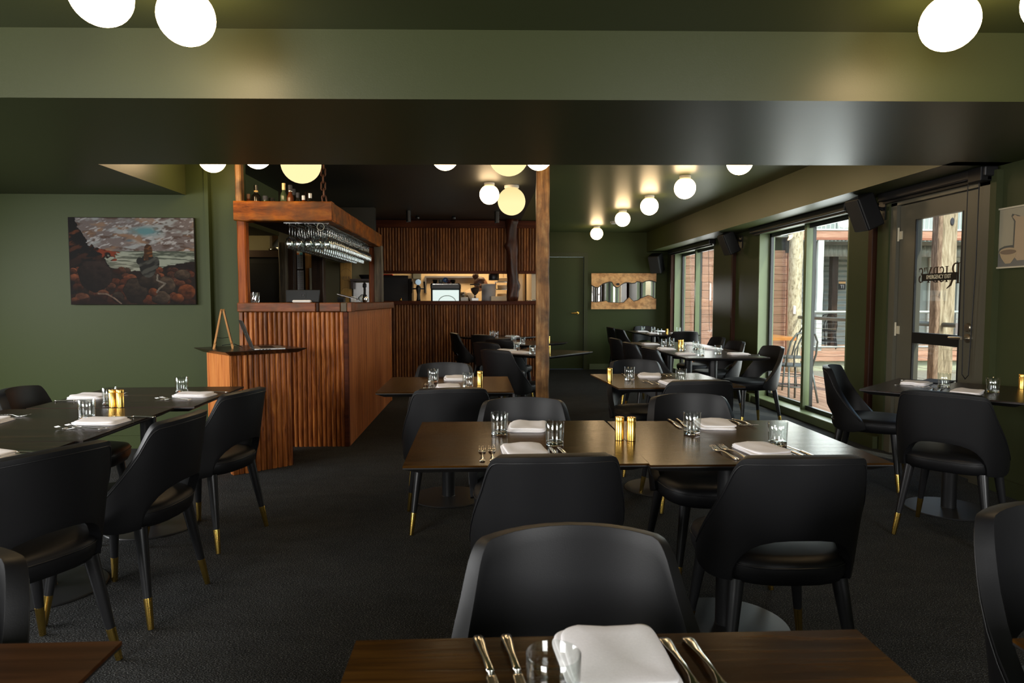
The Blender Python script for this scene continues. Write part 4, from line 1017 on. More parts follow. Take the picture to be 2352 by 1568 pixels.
bottle(X(603, 6.07), 6.07, SZ, .042, .285, .015, 'bottle_dark', 'bottle_dark', 'tall black bottle with a gold band, second from the left on the bar canopy', .62, 'label_gold')
bottle(X(623, 6.05), 6.05, SZ, .032, .190, .020, 'bottle_green', 'ink', 'squat bottle with a wide black stopper on the bar canopy')
bottle(X(637, 6.10), 6.10, SZ, .034, .180, .022, 'bottle_dark', 'bottle_dark', 'low dark bottle just right of the wide black stopper')
bottle(X(664, 6.05), 6.05, SZ, .030, .300, .014, 'bottle_green', 'foil_gold', 'tall bottle with a pale gold neck in the middle of the bar canopy')
bottle(X(678.5, 6.05), 6.05, SZ, .030, .285, .016, 'bottle_amber', 'ink', 'tall bottle with a silver band right of the pale gold neck', .60, 'steel')
bottle(X(686, 6.20), 6.20, SZ, .032, .275, .014, 'bottle_dark', 'ink', 'dark bottle standing behind the one with the silver band')
bottle(X(695, 6.05), 6.05, SZ, .026, .220, .013, 'bottle_dark', 'ink', 'slim dark bottle, third from the right on the bar canopy')
bottle(X(707.5, 6.05), 6.05, SZ, .026, .195, .013, 'bottle_amber', 'white_plastic', 'small bottle with a whitish cap near the right of the bar canopy')
bottle(X(722, 6.05), 6.05, SZ, .028, .215, .014, 'bottle_dark', 'dull_steel', 'dark bottle with a grey rim, rightmost on the bar canopy')
pk = obj('box', bbox(-.035, .035, -.02, .02, .0, .165, w=.003), 'bottle_dark', None, (X(647, 6.3), 6.3, SZ)); tag(pk, 'low black box behind the bottles on the bar canopy', 'box')

# ---- on the bar
BZ = 1.2455
cut = MB(); NN = 24
rg = []
for r, z in [(.031, 0), (.034, .003), (.037, .03), (.037, .06), (.0385, .088), (.0355, .088), (.034, .06), (.033, .02), (.01, .016)]:
    rg.append([((r*(1 + (.03 if k % 2 else -.03)*(1 if .002 < z < .08 else .3)))*math.cos(2*math.pi*k/NN + z*9), (r*(1 + (.03 if k % 2 else -.03)*(1 if .002 < z < .08 else .3)))*math.sin(2*math.pi*k/NN + z*9), z) for k in range(NN)])
o = obj('tumbler', fix(cut.rings(rg).mesh('cut')), 'stem_glass', None, (X(595, 5.95), 5.96, BZ)); tag(o, 'faceted crystal tumbler at the left end of the bar counter', 'glass')
ps = thing('till_screen', 'dark tablet till screen on a white stand, its back to us, on the bar', 'till', (X(701, 6.12), 6.12, BZ))
s_ = MB().prism([(-.142, 0), (.142, 0), (.142, .012), (-.142, .012)], 0, 0.108)
s_ = bevel(s_.mesh('s'), .004, 2)
for v in s_.vertices: v.co.y += v.co.z*0.18; v.co.x *= (1 + v.co.z*0.55)
obj('screen', s_, 'till_metal', ps, (0, 0, .004))
lg_ = MB(); 
for a in ((-.017, .017, .016, .019), (-.017, .017, -.019, -.016), (-.019, -.016, -.019, .019), (.016, .019, -.019, .019), (-.006, .006, -.006, .006)): lg_.box(a[0], a[1], 0, .0015, a[2], a[3])
lg_ = lg_.mesh('l')
for v in lg_.vertices: v.co.y += (v.co.z)*0.18
obj('square_mark', lg_, 'ink', ps, (0.006, 0.006, .065))
obj('stand', bbox(-.082, .082, -.035, .02, 0, .022, w=.008), 'white_plastic', ps)
tb = thing('tablet', 'silver edged tablet leaning on a black stand on the bar', 'tablet', (X(800, 6.9), 6.9, BZ))
t_ = bbox(-.10, .10, -.01, .12, 0, .009, w=.003); obj('screen', t_, 'dull_steel', tb, (0, 0, .052), (0, R(15), 0))
obj('stand', MB().prism([(-.09, 0), (-.03, 0), (-.03, .1), (-.09, .1)], 0, .055).mesh('s'), 'black_plastic', tb)
dp = thing('card_reader', 'small pale card stand with a black block on the bar right of the tablet', 'holder', (X(808, 7.3), 7.35, BZ))
obj('card', bbox(-.004, .045, .0, .02, .0, .062), 'white_plastic', dp); obj('block', bbox(-.02, -.005, 0, .03, 0, .06), 'black_plastic', dp)
jg = thing('jigger', 'polished steel shaker cup with a black top near the grey bar post', 'shaker', (X(841, 7.6), 7.6, BZ))
obj('cup', fix(MB().lathe([(.020, 0), (.025, .01), (.027, .06), (.024, .064)], 18).mesh('c', True)), 'steel', jg); obj('lid', fix(MB().lathe([(.025, .0645), (.022, .08), (.006, .085)], 18).mesh('c', True)), 'black_plastic', jg)
cp = obj('plastic_bag', fix(MB().rings([[(r*(1+.25*math.sin(3*k+z*60))*math.cos(k*.524), r*(1+.2*math.cos(2*k))*math.sin(k*.524), z) for k in range(12)] for r, z in [(.02, 0), (.045, .02), (.05, .05), (.03, .08), (.015, .09)]]).mesh('bag', True)), 'stem_glass', None, (X(836, 7.9), 7.95, BZ)); tag(cp, 'crumpled clear plastic wrap lying beside the steel shaker on the bar', 'wrap')
cn = obj('gold_cone', fix(MB().lathe([(.022, 0), (.016, .025), (.006, .045), (.003, .047)], 12).mesh('c', True)), 'brass', None, (X(890, 9.0), 10.58, 1.2585)); tag(cn, 'tiny gold cone at the left end of the serving hatch counter', 'bell')

# ---- behind the bar
fr = thing('bar_fridge', 'tall black fridge cabinet filling the back of the bar on the left', 'fridge', (-2.75, 8.95, 0))
obj('body', bbox(-.45, .26, -.28, .30, 0, 1.80, w=.006), 'fridge_black', fr); obj('door', bbox(-.44, .25, -.305, -.282, .05, 1.72, w=.004), 'fridge_black', fr)
obj('top_board', bx(-.455, .265, -.31, .31, 1.80, 1.885).mesh('t'), 'dark_ply', fr)
o = obj('dish', fix(MB().lathe([(.04, 0), (.075, .008), (.085, .03), (.080, .03), (.07, .012), (.01, .008)], 20).mesh('d', True)), 'steel', None, (-2.60, 8.82, 1.886)); tag(o, 'shallow steel dish shining on top of the black bar fridge', 'dish')
kp = thing('pendant_lamp', 'lit white pendant glimpsed through the gap above the bar fridge', 'lamp', (-3.36, 11.6, 0))
obj('shade', fix(MB().lathe([(.03, 2.28), (.05, 2.26), (.16, 2.14), (.155, 2.135), (.03, 2.25)], 20).mesh('s', True)), 'white_paint', kp); obj('bulb', fix(MB().lathe([(.02, 2.12), (.05, 2.15), (.045, 2.2), (.02, 2.22)], 14).mesh('b', True)), 'globe_soft', kp); obj('cord', MB().tube([(0, 0, 2.27), (0, 0, 2.62)], .004, 5).mesh('c'), 'black_plastic', kp)
post_thing('rustic_post', 'rough grey brown post right of the black fridge behind the bar', X(652, 8.3), X(668, 8.3), 8.25, 8.36, 0, 1.95, 'grey_post', 11, .008)
post_thing('rustic_post', 'broad nearly black post left of the pinned papers behind the bar', X(668, 8.5), X(686, 8.5), 8.45, 8.56, 0, 1.95, 'dark_post', 12, .008)
post_thing('rustic_post', 'dark brown curved post right of the pinned papers behind the bar', X(725, 8.3), X(751, 8.3), 8.25, 8.38, 0, 1.95, 'dark_post', 13, .010)
BY = 9.27
nb = thing('notice_board', 'narrow board with pinned printed papers behind the bar', 'board', (X(699, BY), BY, 0))
def W(a, b_): return (b_ - a)/1568*BY
obj('backing', bx(-W(0, 14), W(0, 9), .0, .02, 1.25, 2.03).mesh('b'), 'brown_strip', nb)
zz = lambda py: 1.263 + (690 - py)/1568*BY
for a, b_, t0, t1 in ((691, 697, 571, 619), (697.5, 704, 571, 619), (691, 695.5, 622, 668), (696.5, 705, 622, 668)):
    p = obj('paper', bx(X(a, BY) - X(699, BY), X(b_, BY) - X(699, BY), -.004, 0, zz(t1), zz(t0)).mesh('p'), 'paper', nb)
    ln = MB(); z_ = zz(t0) - .03
    while z_ > zz(t1) + .02: ln.box(X(a, BY) - X(699, BY) + .006, X(b_, BY) - X(699, BY) - .006, -.0055, -.004, z_, z_ + .004); z_ -= .013
    obj('print', ln.mesh('l'), 'art_shadow', p)['kind'] = 'stuff'
obj('blue_strip', bx(X(697.6, BY) - X(699, BY), X(703.5, BY) - X(699, BY), -.007, -.0056, zz(588), zz(582)).mesh('p'), 'blue_print', nb)
obj('orange_strip', bx(X(691, BY) - X(699, BY), X(695, BY) - X(699, BY), -.007, -.0056, zz(587), zz(583)).mesh('p'), 'orange_print', nb)
dpn = obj('tan_plank', bx(X(710, BY), X(724, BY), BY - .03, BY, 1.2, 2.03).mesh('c'), 'easel_wood', None); tag(dpn, 'tan door edge between the pinned papers and the curved dark post', 'plank')
wp = obj('paper_sheet', bx(X(717.5, BY - .05), X(725, BY - .05), BY - .045, BY - .04, 1.30, zz(617)).mesh('c'), 'white_paint', None); tag(wp, 'white sheet hanging beside the curved dark post behind the bar', 'paper')
bs = thing('branded_plank', 'upright yellow plywood plank with burnt circular marks behind the bar', 'plank', (X(800.5, BY), BY - .02, 0))
obj('board', bbox(X(787.5, BY) - X(800.5, BY), X(813, BY) - X(800.5, BY), -.012, .012, 1.0, zz(604)), 'plywood', bs)
for zc_ in (1.62, 1.37):
    arc1 = MB().tube([(.068*math.cos(a*math.pi/12), -.0125, zc_ + .068*math.sin(a*math.pi/12)) for a in range(1, 12)], .0014, 4).tube([(.068*math.cos(a*math.pi/12), -.0125, zc_ - .07*math.sin(a*math.pi/12) - .02) for a in range(1, 12)], .0014, 4)
    obj('burnt_ring', arc1.mesh('a'), 'art_shadow', bs)
bm2 = MB()
for i, x in enumerate((-.045, -.032, -.010, .004, .03, .042)): bm2.box(x, x + .004, -.0135, -.012, 1.555, 1.585)
obj('burnt_marks', bm2.mesh('m'), 'art_shadow', bs)
bsf = thing('back_shelf', 'dark shelf behind the bar right of the yellow plank with a black tray', 'shelf', (X(835, 9.1), 9.1, 0))
obj('shelf_board', bx(-.14, .16, -.08, .15, 1.52, 1.545).mesh('s'), 'dark_ply', bsf); obj('bracket', bx(-.14, -.11, -.02, .15, 1.42, 1.52).mesh('s'), 'dark_ply', bsf)
o = obj('tray', smooth_angle(fix(MB().lathe([(.07, 0), (.10, .05), (.096, .052), (.066, .006), (.01, .006)], 20).mesh('t'))), 'black_plastic', None, (X(844, 9.0), 9.05, 1.546)); tag(o, 'black bowl tray on the dark shelf right of the yellow plank', 'tray')
tapb = thing('bar_tap', 'steel tap column seen behind the bar under the dark shelf', 'tap', (X(841, 8.9), 8.9, 0))
obj('pipe', MB().tube([(0, 0, 0.0), (0, 0, 1.50)], .016, 10).mesh('p', True), 'dull_steel', tapb); obj('collar', fix(MB().lathe([(.02, 1.43), (.026, 1.44), (.026, 1.475), (.02, 1.48)], 12).mesh('c', True)), 'black_plastic', tapb)
o = obj('splashback', bx(X(815, 9.2), X(850, 9.2), 9.22, 9.26, 1.1, 1.50).mesh('s'), 'dull_steel', None); tag(o, 'dull steel splashback behind the bar below the dark shelf', 'splashback')

# ================================================================== KITCHEN BEHIND THE HATCH
def kx(px, y): return (px - 1104.7)/1568*y
def kz(py, y): return 1.263 + (690 - py)/1568*y
kb = thing('kitchen_bench', 'long stainless bench standing behind the serving hatch', 'bench', (0, 11.35, 0))
obj('worktop', bx(-1.55, .78, -.28, .30, 1.10, 1.14).mesh('w'), 'dull_steel', kb)
for x in (-1.45, .68):
    for y in (-.22, .24): obj('leg', bx(x - .02, x + .02, y - .02, y + .02, 0, 1.10).mesh('l'), 'dull_steel', kb)
o = thing('dark_cabinet', 'tall black cabinet at the left end of the serving hatch', 'cabinet', (kx(908, 11.5), 11.95, 0))
w0 = kx(876, 11.6) - kx(908, 11.5); w1 = kx(938, 11.6) - kx(908, 11.5)
obj('body', bbox(w0, w1, -.25, .25, 0, kz(633, 11.7)), 'fridge_black', o); obj('side_rail', bx(w1 + .005, w1 + .06, -.25, .1, .9, kz(640, 11.7)).mesh('r'), 'black_plastic', o)
o = obj('red_box', bbox(kx(880, 11.7), kx(901, 11.7), 11.9, 12.0, kz(633, 11.7) + .001, kz(633, 11.7) + .03), 'red_print', None); tag(o, 'flat red and cream box on the black cabinet in the hatch', 'box')
o = obj('wall_box', bbox(kx(950, 12.8), kx(968, 12.8), 12.8, 12.9, kz(641, 12.8), kz(620, 12.8)), 'gunmetal', None); tag(o, 'grey wall box above the beer font in the kitchen', 'box')
# beer font
bf = thing('beer_font', 'black beer font with a round light blue badge and two tap handles', 'tap', (kx(962, 10.75), 10.78, 1.2585))
obj('column', fix(MB().lathe([(.035, 0), (.028, .03), (.022, .10), (.034, .16), (.040, .20), (.030, .235), (.012, .25)], 18).mesh('c', True)), 'black_metal', bf)
bd_ = MB().lathe([(.040, -.008), (.044, 0), (.040, .008)], 26); bd_.v = [(x, z, y) for x, y, z in bd_.v]
obj('badge', fix(bd_.mesh('b', True)), 'badge_light', bf, (0, -.02, .292)); obj('cross_tube', MB().tube([(-.105, 0, .19), (.105, 0, .19)], .011, 8).mesh('t', True), 'black_metal', bf)
for s_ in (-1, 1): obj('handle', MB().tube([(s_*.10, -.02, .12), (s_*.10, -.02, .20), (s_*.095, -.02, .30)], [.007, .012, .016], 8).mesh('h', True), 'black_plastic', bf)
# warming cabinet / dishwasher with a lit milky window
em = thing('lit_cabinet', 'black topped counter cabinet with a glowing white front in the hatch', 'cabinet', (kx(1025, 10.95), 11.02, 1.1405))
wA, wB = kx(990, 10.85) - kx(1025, 10.95), kx(1057, 10.85) - kx(1025, 10.95)
obj('body', bbox(wA, wB, -.12, .25, 0, kz(652, 10.85) - 1.1405, w=.01), 'black_plastic', em)
obj('hood', bbox(wA - .006, wB + .006, -.14, .25, kz(665, 10.85) - 1.1405, kz(650.5, 10.85) - 1.1405, w=.02), 'black_metal', em)
obj('lit_window', bx(wA + .03, wB - .02, -.128, -.118, .02, kz(666, 10.85) - 1.1405).mesh('w'), 'screen_glass', em)
obj('trim_strip', bx(wA + .03, wB - .03, -.144, -.139, kz(653.5, 10.85) - 1.1405, kz(651.8, 10.85) - 1.1405).mesh('t'), 'steel', em)
oval = MB().tube([(.135*math.cos(a*math.pi/14) + .02, -.130, .10 + .10*math.sin(a*math.pi/14)) for a in range(0, 15)], .006, 6)
obj('moulded_arch', oval.mesh('o', True), 'galvanised', em)
cup = smooth_angle(fix(MB().lathe([(.022, 0), (.038, .02), (.042, .06), (.038, .06), (.034, .02), (.01, .008)], 16).mesh('cup')))
for px, mt, lab, ln in ((1000, 'bottle_dark', 'dark cup lying at the left on the black topped cabinet', 0), (1013, 'gunmetal', 'grey cup second from the left on the black topped cabinet', 0), (1024, 'blue_cup', 'blue cup tipped over on the black topped cabinet', 1), (1031, 'maroon_cup', 'round maroon cup on the black topped cabinet', 0), (1041, 'bottle_dark', 'dark cup at the right on the black topped cabinet', 0)):
    o = obj('cup', cup, None, None, (kx(px, 10.95), 11.0, kz(650.5, 10.85) + (.034 if ln else 0.001)), (R(70), 0, 0) if ln else (0, 0, 0))
    me = cup.copy(); me.materials.clear(); me.materials.append(MAT[mt]); o.data = me; tag(o, lab, 'cup', 'cups on the black topped cabinet')
# coffee grinder
cg = thing('coffee_grinder', 'coffee grinder with a clear hopper of dark beans on the hatch counter', 'grinder', (kx(1091, 10.7), 10.86, 1.2585))
obj('base', bbox(-.055, .055, -.05, .05, 0, .048), 'dull_steel', cg); obj('throat', fix(MB().lathe([(.018, .048), (.014, .075), (.02, .095)], 14).mesh('t', True)), 'steel', cg)
obj('beans', fix(MB().lathe([(.018, .096), (.045, .125), (.066, .17), (.068, .20), (.02, .215)], 20).mesh('b', True)), 'beans', cg)
obj('hopper', fix(MB().lathe([(.02, .094), (.048, .123), (.070, .17), (.078, .25)], 20, cap=False).mesh('h', True)), 'window_glass', cg)
obj('lid', fix(MB().lathe([(.080, .25), (.082, .262), (.076, .268)], 20).mesh('l', True)), 'black_plastic', cg)
# steel shelf rail on the cream wall
o = thing('wall_rail', 'long steel rail shelf on the cream kitchen wall', 'rail', (kx(1040, 12.7), 12.78, kz(635.5, 12.7)))
obj('rail', bx(-.52, .48, 0, .10, -.02, .012).mesh('r'), 'dull_steel', o); obj('upright', bx(-.52, -.49, 0.0, .11, -.3, -.02).mesh('u'), 'dull_steel', o)
o = obj('saucepan', fix(MB().lathe([(.05, 0), (.052, .085), (.048, .085), (.046, .006), (.01, .006)], 18).mesh('p', True)), 'dull_steel', None, (kx(1064, 11.6), 11.55, 1.141 + .18)); tag(o, 'pale pot between the lit cabinet and the cook', 'pot')
o = obj('pot_stand', bbox(-.09, .09, -.08, .08, 0, .18), 'dull_steel', None, (kx(1064, 11.6), 11.56, 1.1405)); tag(o, 'steel box under the pale pot in the kitchen', 'box')
hl = thing('heat_lamp', 'black cylinder heat lamp hanging in the top of the hatch', 'lamp', (kx(1134.5, 10.9), 10.95, 0))
obj('shade', fix(MB().lathe([(.080, 1.585), (.083, 1.59), (.083, 1.70), (.02, 1.74)], 24).mesh('s', True)), 'black_metal', hl); obj('cord', MB().tube([(0, 0, 1.74), (0, 0, 2.50)], .004, 6).mesh('c'), 'black_plastic', hl)
# steel plate rack
pr = thing('plate_rack', 'steel framed rack with boxes beside the log column in the kitchen', 'rack', (kx(1152, 11.9), 12.05, 0))
for a in (-.10, .14): obj('upright', MB().tube([(a - .03, 0, 1.0), (a, 0, 1.58)], .012, 6).mesh('u'), 'steel', pr)
for z_ in (1.30, 1.45, 1.58): obj('shelf', bx(-.12, .17, -.05, .18, z_, z_ + .012).mesh('s'), 'steel', pr)
for i, (z_, mt) in enumerate(((1.593, 'cream_wall'), (1.463, 'white_paint'), (1.313, 'cream_wall'))): o = obj('carton', bbox(-.07, .12, -.02, .12, z_, z_ + .07), mt, None, (kx(1152, 11.9), 12.05, 0)); tag(o, ['pale carton on the top shelf of the steel rack', 'white carton on the middle shelf of the steel rack', 'pale carton on the lower shelf of the steel rack'][i], 'carton')
o = obj('paper_docket', bbox(kx(1149, 10.9), kx(1165, 10.9), 12.885, 12.90, kz(641, 12.8), kz(628, 12.8)), 'cream_wall', None); tag(o, 'pinned docket sheet left of the log column', 'paper')
o = obj('bench_box', bbox(kx(1128, 11.2), kx(1167, 11.2), 11.2, 11.4, 1.1405, kz(680, 11.2)), 'cream_wall', None); tag(o, 'low cream box on the bench at the foot of the steel rack', 'box')
fz = thing('cream_fridge', 'rounded cream fridge seen right of the log column', 'fridge', (kx(1203, 12.2) - .06, 12.3, 0))
obj('body', bbox(-.19, .08, -.25, .3, 0, 1.86, w=.03), 'cream_wall', fz); obj('door', bbox(-.16, .04, -.28, -.25, .1, 1.80, w=.02), 'white_paint', fz)
o = thing('steel_scoop', 'steel scoop lying at the right end of the hatch counter', 'scoop', (kx(1219, 10.7), 10.64, 1.2590))
obj('bowl', MB().ribbon([(0, -.02, .006, .012), (0, .0, .006, .022), (0, .05, .006, .022), (0, .07, .006, .008)], .010).mesh('s', True), 'steel', o, None, (0, 0, R(90))); obj('handle', MB().tube([(.0, 0, .01), (.075, 0, .012)], [.006, .012], 8).mesh('h', True), 'steel', o)

# ---- the cook: one continuous skinned body
def skin_mesh(name, verts, edges, radii, sub=2, root=0):
    me = bpy.data.meshes.new(name); me.from_pydata(verts, edges, []); o = bpy.data.objects.new(name, me); col.objects.link(o)
    m = o.modifiers.new('s', 'SKIN'); 
    for i, r in enumerate(radii):
        sv = me.skin_vertices[0].data[i]; sv.radius = r if isinstance(r, tuple) else (r, r); sv.use_root = (i == root)
    m2 = o.modifiers.new('b', 'SUBSURF'); m2.levels = sub; m2.render_levels = sub
    dg = bpy.context.evaluated_depsgraph_get(); dg.update(); r = bpy.data.meshes.new_from_object(o.evaluated_get(dg)); bpy.data.objects.remove(o)
    r.polygons.foreach_set('use_smooth', [True]*len(r.polygons)); return r
PX, PY = kx(1066, 11.75), 11.85
man = thing('person', 'person in a cream shirt with a hair bun bending over work behind the hatch', 'person', (PX, PY, 0))
# pelvis, spine, chest, neck, head  (leaning to the right, +x)
V = [(0, 0, .93), (.02, 0, 1.08), (.06, -.02, 1.24), (.11, -.03, 1.36), (.17, -.04, 1.43), (.225, -.05, 1.475),
     (-.0, .10, .80), (.0, .11, .46), (.0, .10, .08), (.10, .06, .03), (.0, -.10, .80), (.0, -.10, .46), (.0, -.10, .08), (.10, -.13, .03),
     (.09, .17, 1.37), (.20, .24, 1.17), (.42, .16, 1.19), (.10, -.21, 1.35), (.22, -.28, 1.16), (.44, -.18, 1.19)]
Ed = [(0,1),(1,2),(2,3),(3,4),(4,5),(0,6),(6,7),(7,8),(8,9),(0,10),(10,11),(11,12),(12,13),(3,14),(14,15),(15,16),(3,17),(17,18),(18,19)]
Rd = [(.13,.15),(.125,.14),(.13,.16),(.12,.14),.055,.055, .085,.06,.042,.035,.085,.06,.042,.035,.06,.045,.028,.06,.045,.028]
obj('body', skin_mesh('body', V, Ed, Rd), 'skin', man)
# shirt and trousers: slightly fuller shells over the body
V2 = V[0:4] + [V[14], V[15], V[17], V[18]]
obj('shirt', skin_mesh('shirt', V2, [(0,1),(1,2),(2,3),(3,4),(4,5),(3,6),(6,7)], [(.15,.17),(.145,.16),(.15,.18),(.14,.155),.075,.058,.075,.058]), 'cream_shirt', man)
obj('trousers', skin_mesh('tr', [V[0], V[6], V[7], V[8], V[10], V[11], V[12]], [(0,1),(1,2),(2,3),(0,4),(4,5),(5,6)], [(.15,.165),.10,.075,.06,.10,.075,.06]), 'dark_trousers', man)
hd = MB().rings([[(r*1.08*math.cos(a*math.pi/9), r*.9*math.sin(a*math.pi/9), z) for a in range(18)] for r, z in [(.02, -.125), (.055, -.105), (.075, -.06), (.088, 0), (.090, .04), (.075, .09), (.04, .118), (.01, .125)]])
hm = fix(hd.mesh('head', True)); hm.transform(Matrix.Rotation(R(38), 4, 'Y')); HC = (.285, -.055, 1.535)
hobj = obj('head', hm, 'skin', man, HC)
def hp(x, y, z): return tuple(Matrix.Rotation(R(38), 4, 'Y') @ Vector((x, y, z)))
obj('nose', MB().tube([hp(.088, 0, .01), hp(.112, 0, -.022), hp(.090, 0, -.030)], [.009, .014, .010], 8).mesh('n', True), 'skin', hobj)
for s_ in (-1, 1):
    obj('ear', fix(MB().lathe([(.012, -.02), (.022, 0), (.012, .02)], 10).mesh('e', True)), 'skin', hobj, hp(-.005, s_*.084, -.005))
    obj('eye', fix(MB().lathe([(.004, -.008), (.010, 0), (.004, .008)], 10).mesh('e', True)), 'ink', hobj, hp(.084, s_*.032, .012))
obj('mouth', MB().tube([hp(.078, -.025, -.062), hp(.088, 0, -.060), hp(.078, .025, -.062)], .005, 6).mesh('m', True), 'maroon_cup', hobj)
hr = MB().rings([[((r*1.12)*math.cos(a*math.pi/9) - .016, r*.98*math.sin(a*math.pi/9), z) for a in range(18)] for r, z in [(.070, -.06), (.092, -.01), (.098, .04), (.088, .09), (.05, .128), (.01, .137)]])
hrm = fix(hr.mesh('hair', True)); hrm.transform(Matrix.Rotation(R(38), 4, 'Y') @ Matrix.Rotation(R(-30), 4, 'Y')); obj('hair', hrm, 'hair', man, HC)
bun = fix(MB().lathe([(r*(1), z) for r, z in [(.012, -.055), (.042, -.038), (.056, 0), (.045, .035), (.015, .052)]], 14).mesh('bun', True))
for v in bun.vertices: v.co *= 1 + .12*math.sin(v.co.x*180 + v.co.z*140)
obj('hair_bun', bun, 'hair', man, (HC[0] - .085, HC[1], HC[2] + .145))
for bx_, s_ in ((V[16], 1), (V[19], -1)):
    vs = [bx_, (bx_[0] + .05, bx_[1] - s_*.015, bx_[2] - .012)]; es = [(0, 1)]; rd = [.030, (.036, .017)]
    for k in range(4):
        i = len(vs); o0 = (k - 1.5)*.017; L_ = (.036, .042, .040, .032)[k]
        vs += [(bx_[0] + .082, bx_[1] - s_*.025 + o0, bx_[2] - .015), (bx_[0] + .082 + L_*.8, bx_[1] - s_*.03 + o0*1.15, bx_[2] - .028), (bx_[0] + .085 + L_*1.5, bx_[1] - s_*.03 + o0*1.2, bx_[2] - .045)]
        es += [(1, i), (i, i+1), (i+1, i+2)]; rd += [.0095, .0085, .0070]
    i = len(vs); vs += [(bx_[0] + .045, bx_[1] - s_*.05, bx_[2] - .02), (bx_[0] + .075, bx_[1] - s_*.068, bx_[2] - .035)]; es += [(1, i), (i, i+1)]; rd += [.011, .009]
    obj('hand', skin_mesh('hand', vs, es, rd, 1), 'skin', man)
o = obj('hanging_apron', fix(MB().rings([[(x, y, z) for x, y in ((-.10 + z*.0, 0), (.0, -.03), (.13, -.01), (.13, .01), (0, -.01), (-.10, .02))] for z in (1.10, 1.30, 1.50, 1.54)]).mesh('a', True)), 'grey_apron', None, (kx(1120, 11.4), 11.42, 0)); tag(o, 'grey cloth hanging in front of the cook at the hatch', 'cloth')

# ================================================================== HOST STAND
HS = thing('host_stand', 'wooden host stand with ribbed front and black top by the green column', 'stand', (-1.783, 4.967, 0), 40.7)
Wd, Dp = 0.46, 0.50
obj('carcass', bx(0.02, Wd - .005, 0.018, Dp, 0, .868).mesh('c'), 'dark_rail', HS)
obj('corner_board', bbox(-.012, .030, -.004, .03, 0, .870, w=.003), 'batten_wood', HS)
sb = batten_mesh(.870, .0200)
for k in range(10):
    o = obj('batten', sb, 'batten_wood', HS, (.052 + k*.0418, .018, 0)); o.scale = (random.uniform(.92, 1.08), random.uniform(.85, 1.25), 1)
obj('corner_board', bbox(-.012, .0, -.004, .05, 0, .870, w=.003), 'orange_panel', HS)
for k in range(3): obj('side_board', bbox(.004, .02, .032 + k*.15, .032 + (k+1)*.15 - .002, 0, .870, w=.002), 'orange_panel', HS)
obj('corner_board', bbox(-.002, .03, Dp - .022, Dp + .006, 0, .870, w=.003), 'orange_panel', HS)
x0, x1, y0, y1 = -.075, Wd + .075, -.075, Dp + .06
tp_ = MB().rings([[(x0+.05, y0+.05, .870), (x1-.05, y0+.05, .870), (x1-.05, y1-.05, .870), (x0+.05, y1-.05, .870)], [(x0, y0, .898), (x1, y0, .898), (x1, y1, .898), (x0, y1, .898)], [(x0, y0, .903), (x1, y0, .903), (x1, y1, .903), (x0, y1, .903)]])
obj('top', fix(tp_.mesh('t')), 'black_stain', HS)
HZ = .9035
# A-frame menu easel seen edge on
ae = thing('menu_easel', 'small folding A frame board with wooden edges standing on the host stand', 'easel', (X(521.5, 5.25), 5.26, HZ), 19)
for s_ in (-1, 1):
    tilt = R(11.5)
    pn_ = MB()
    for y0_, y1_ in ((-.10, -.088), (.088, .10)): pn_.box(-.006, .006, y0_, y1_, 0, .300)
    pn_.box(-.006, .006, -.10, .10, .286, .300).box(-.006, .006, -.10, .10, .035, .047)
    f_ = obj('wooden_frame', pn_.mesh('p'), 'easel_wood', ae, (s_*.066, 0, 0.0), (0, -s_*tilt, 0))
    obj('chalk_panel', bx(-.0035 + s_*.003, .0035 + s_*.003, -.088, .088, .047, .286).mesh('c'), 'black_plastic', f_)
obj('stay_cord', MB().tube([(-.048, -.095, .085), (0, -.095, .080), (.048, -.095, .088)], .0018, 5).mesh('s'), 'black_plastic', ae)
# laptop seen from its side
lp = thing('laptop', 'open thin silver laptop on the host stand with its screen turned to the right', 'laptop', (X(588, 5.12), 5.11, HZ), 24)
obj('base', bevel(bx(0, .215, -.15, .15, .002, .015).mesh('b'), .004, 2), 'dull_steel', lp)
obj('keyboard', bx(.05, .15, -.125, .125, .0150, .0158).mesh('k'), 'black_plastic', lp)
obj('trackpad', bx(.158, .205, -.045, .045, .0150, .0154).mesh('k'), 'gunmetal', lp)
sc_ = obj('screen_lid', bevel(bx(-.007, 0, -.15, .15, 0, .215).mesh('s'), .003, 2), 'laptop_grey', lp, (.0, 0, .014), (0, R(-20), 0))
obj('screen_panel', bx(0.0002, .0012, -.14, .14, .008, .205).mesh('s'), 'black_plastic', sc_)
obj('logo', smooth_angle(fix(MB().rings([[(-.0078, .012*math.cos(a*.524), .108 + .014*math.sin(a*.524)) for a in range(12)], [(-.0070, .012*math.cos(a*.524), .108 + .014*math.sin(a*.524)) for a in range(12)]]).mesh('l'))), 'steel', sc_)
for i in range(4): obj('port', bx(.03 + i*.022, .044 + i*.022, -.1506, -.150, .005, .010).mesh('p'), 'ink', lp)
o = obj('power_cable', MB().tube([(X(556, 5.2), 5.28, HZ + .004), (X(550, 5.25), 5.33, HZ + .012), (X(540, 5.35), 5.42, HZ + .02), (X(528, 5.45), 5.47, HZ + .012), (X(520, 5.5), 5.50, HZ + .004)], .003, 6).mesh('c', True), 'black_plastic', None); tag(o, 'thin black cable curling behind the laptop on the host stand', 'cable')

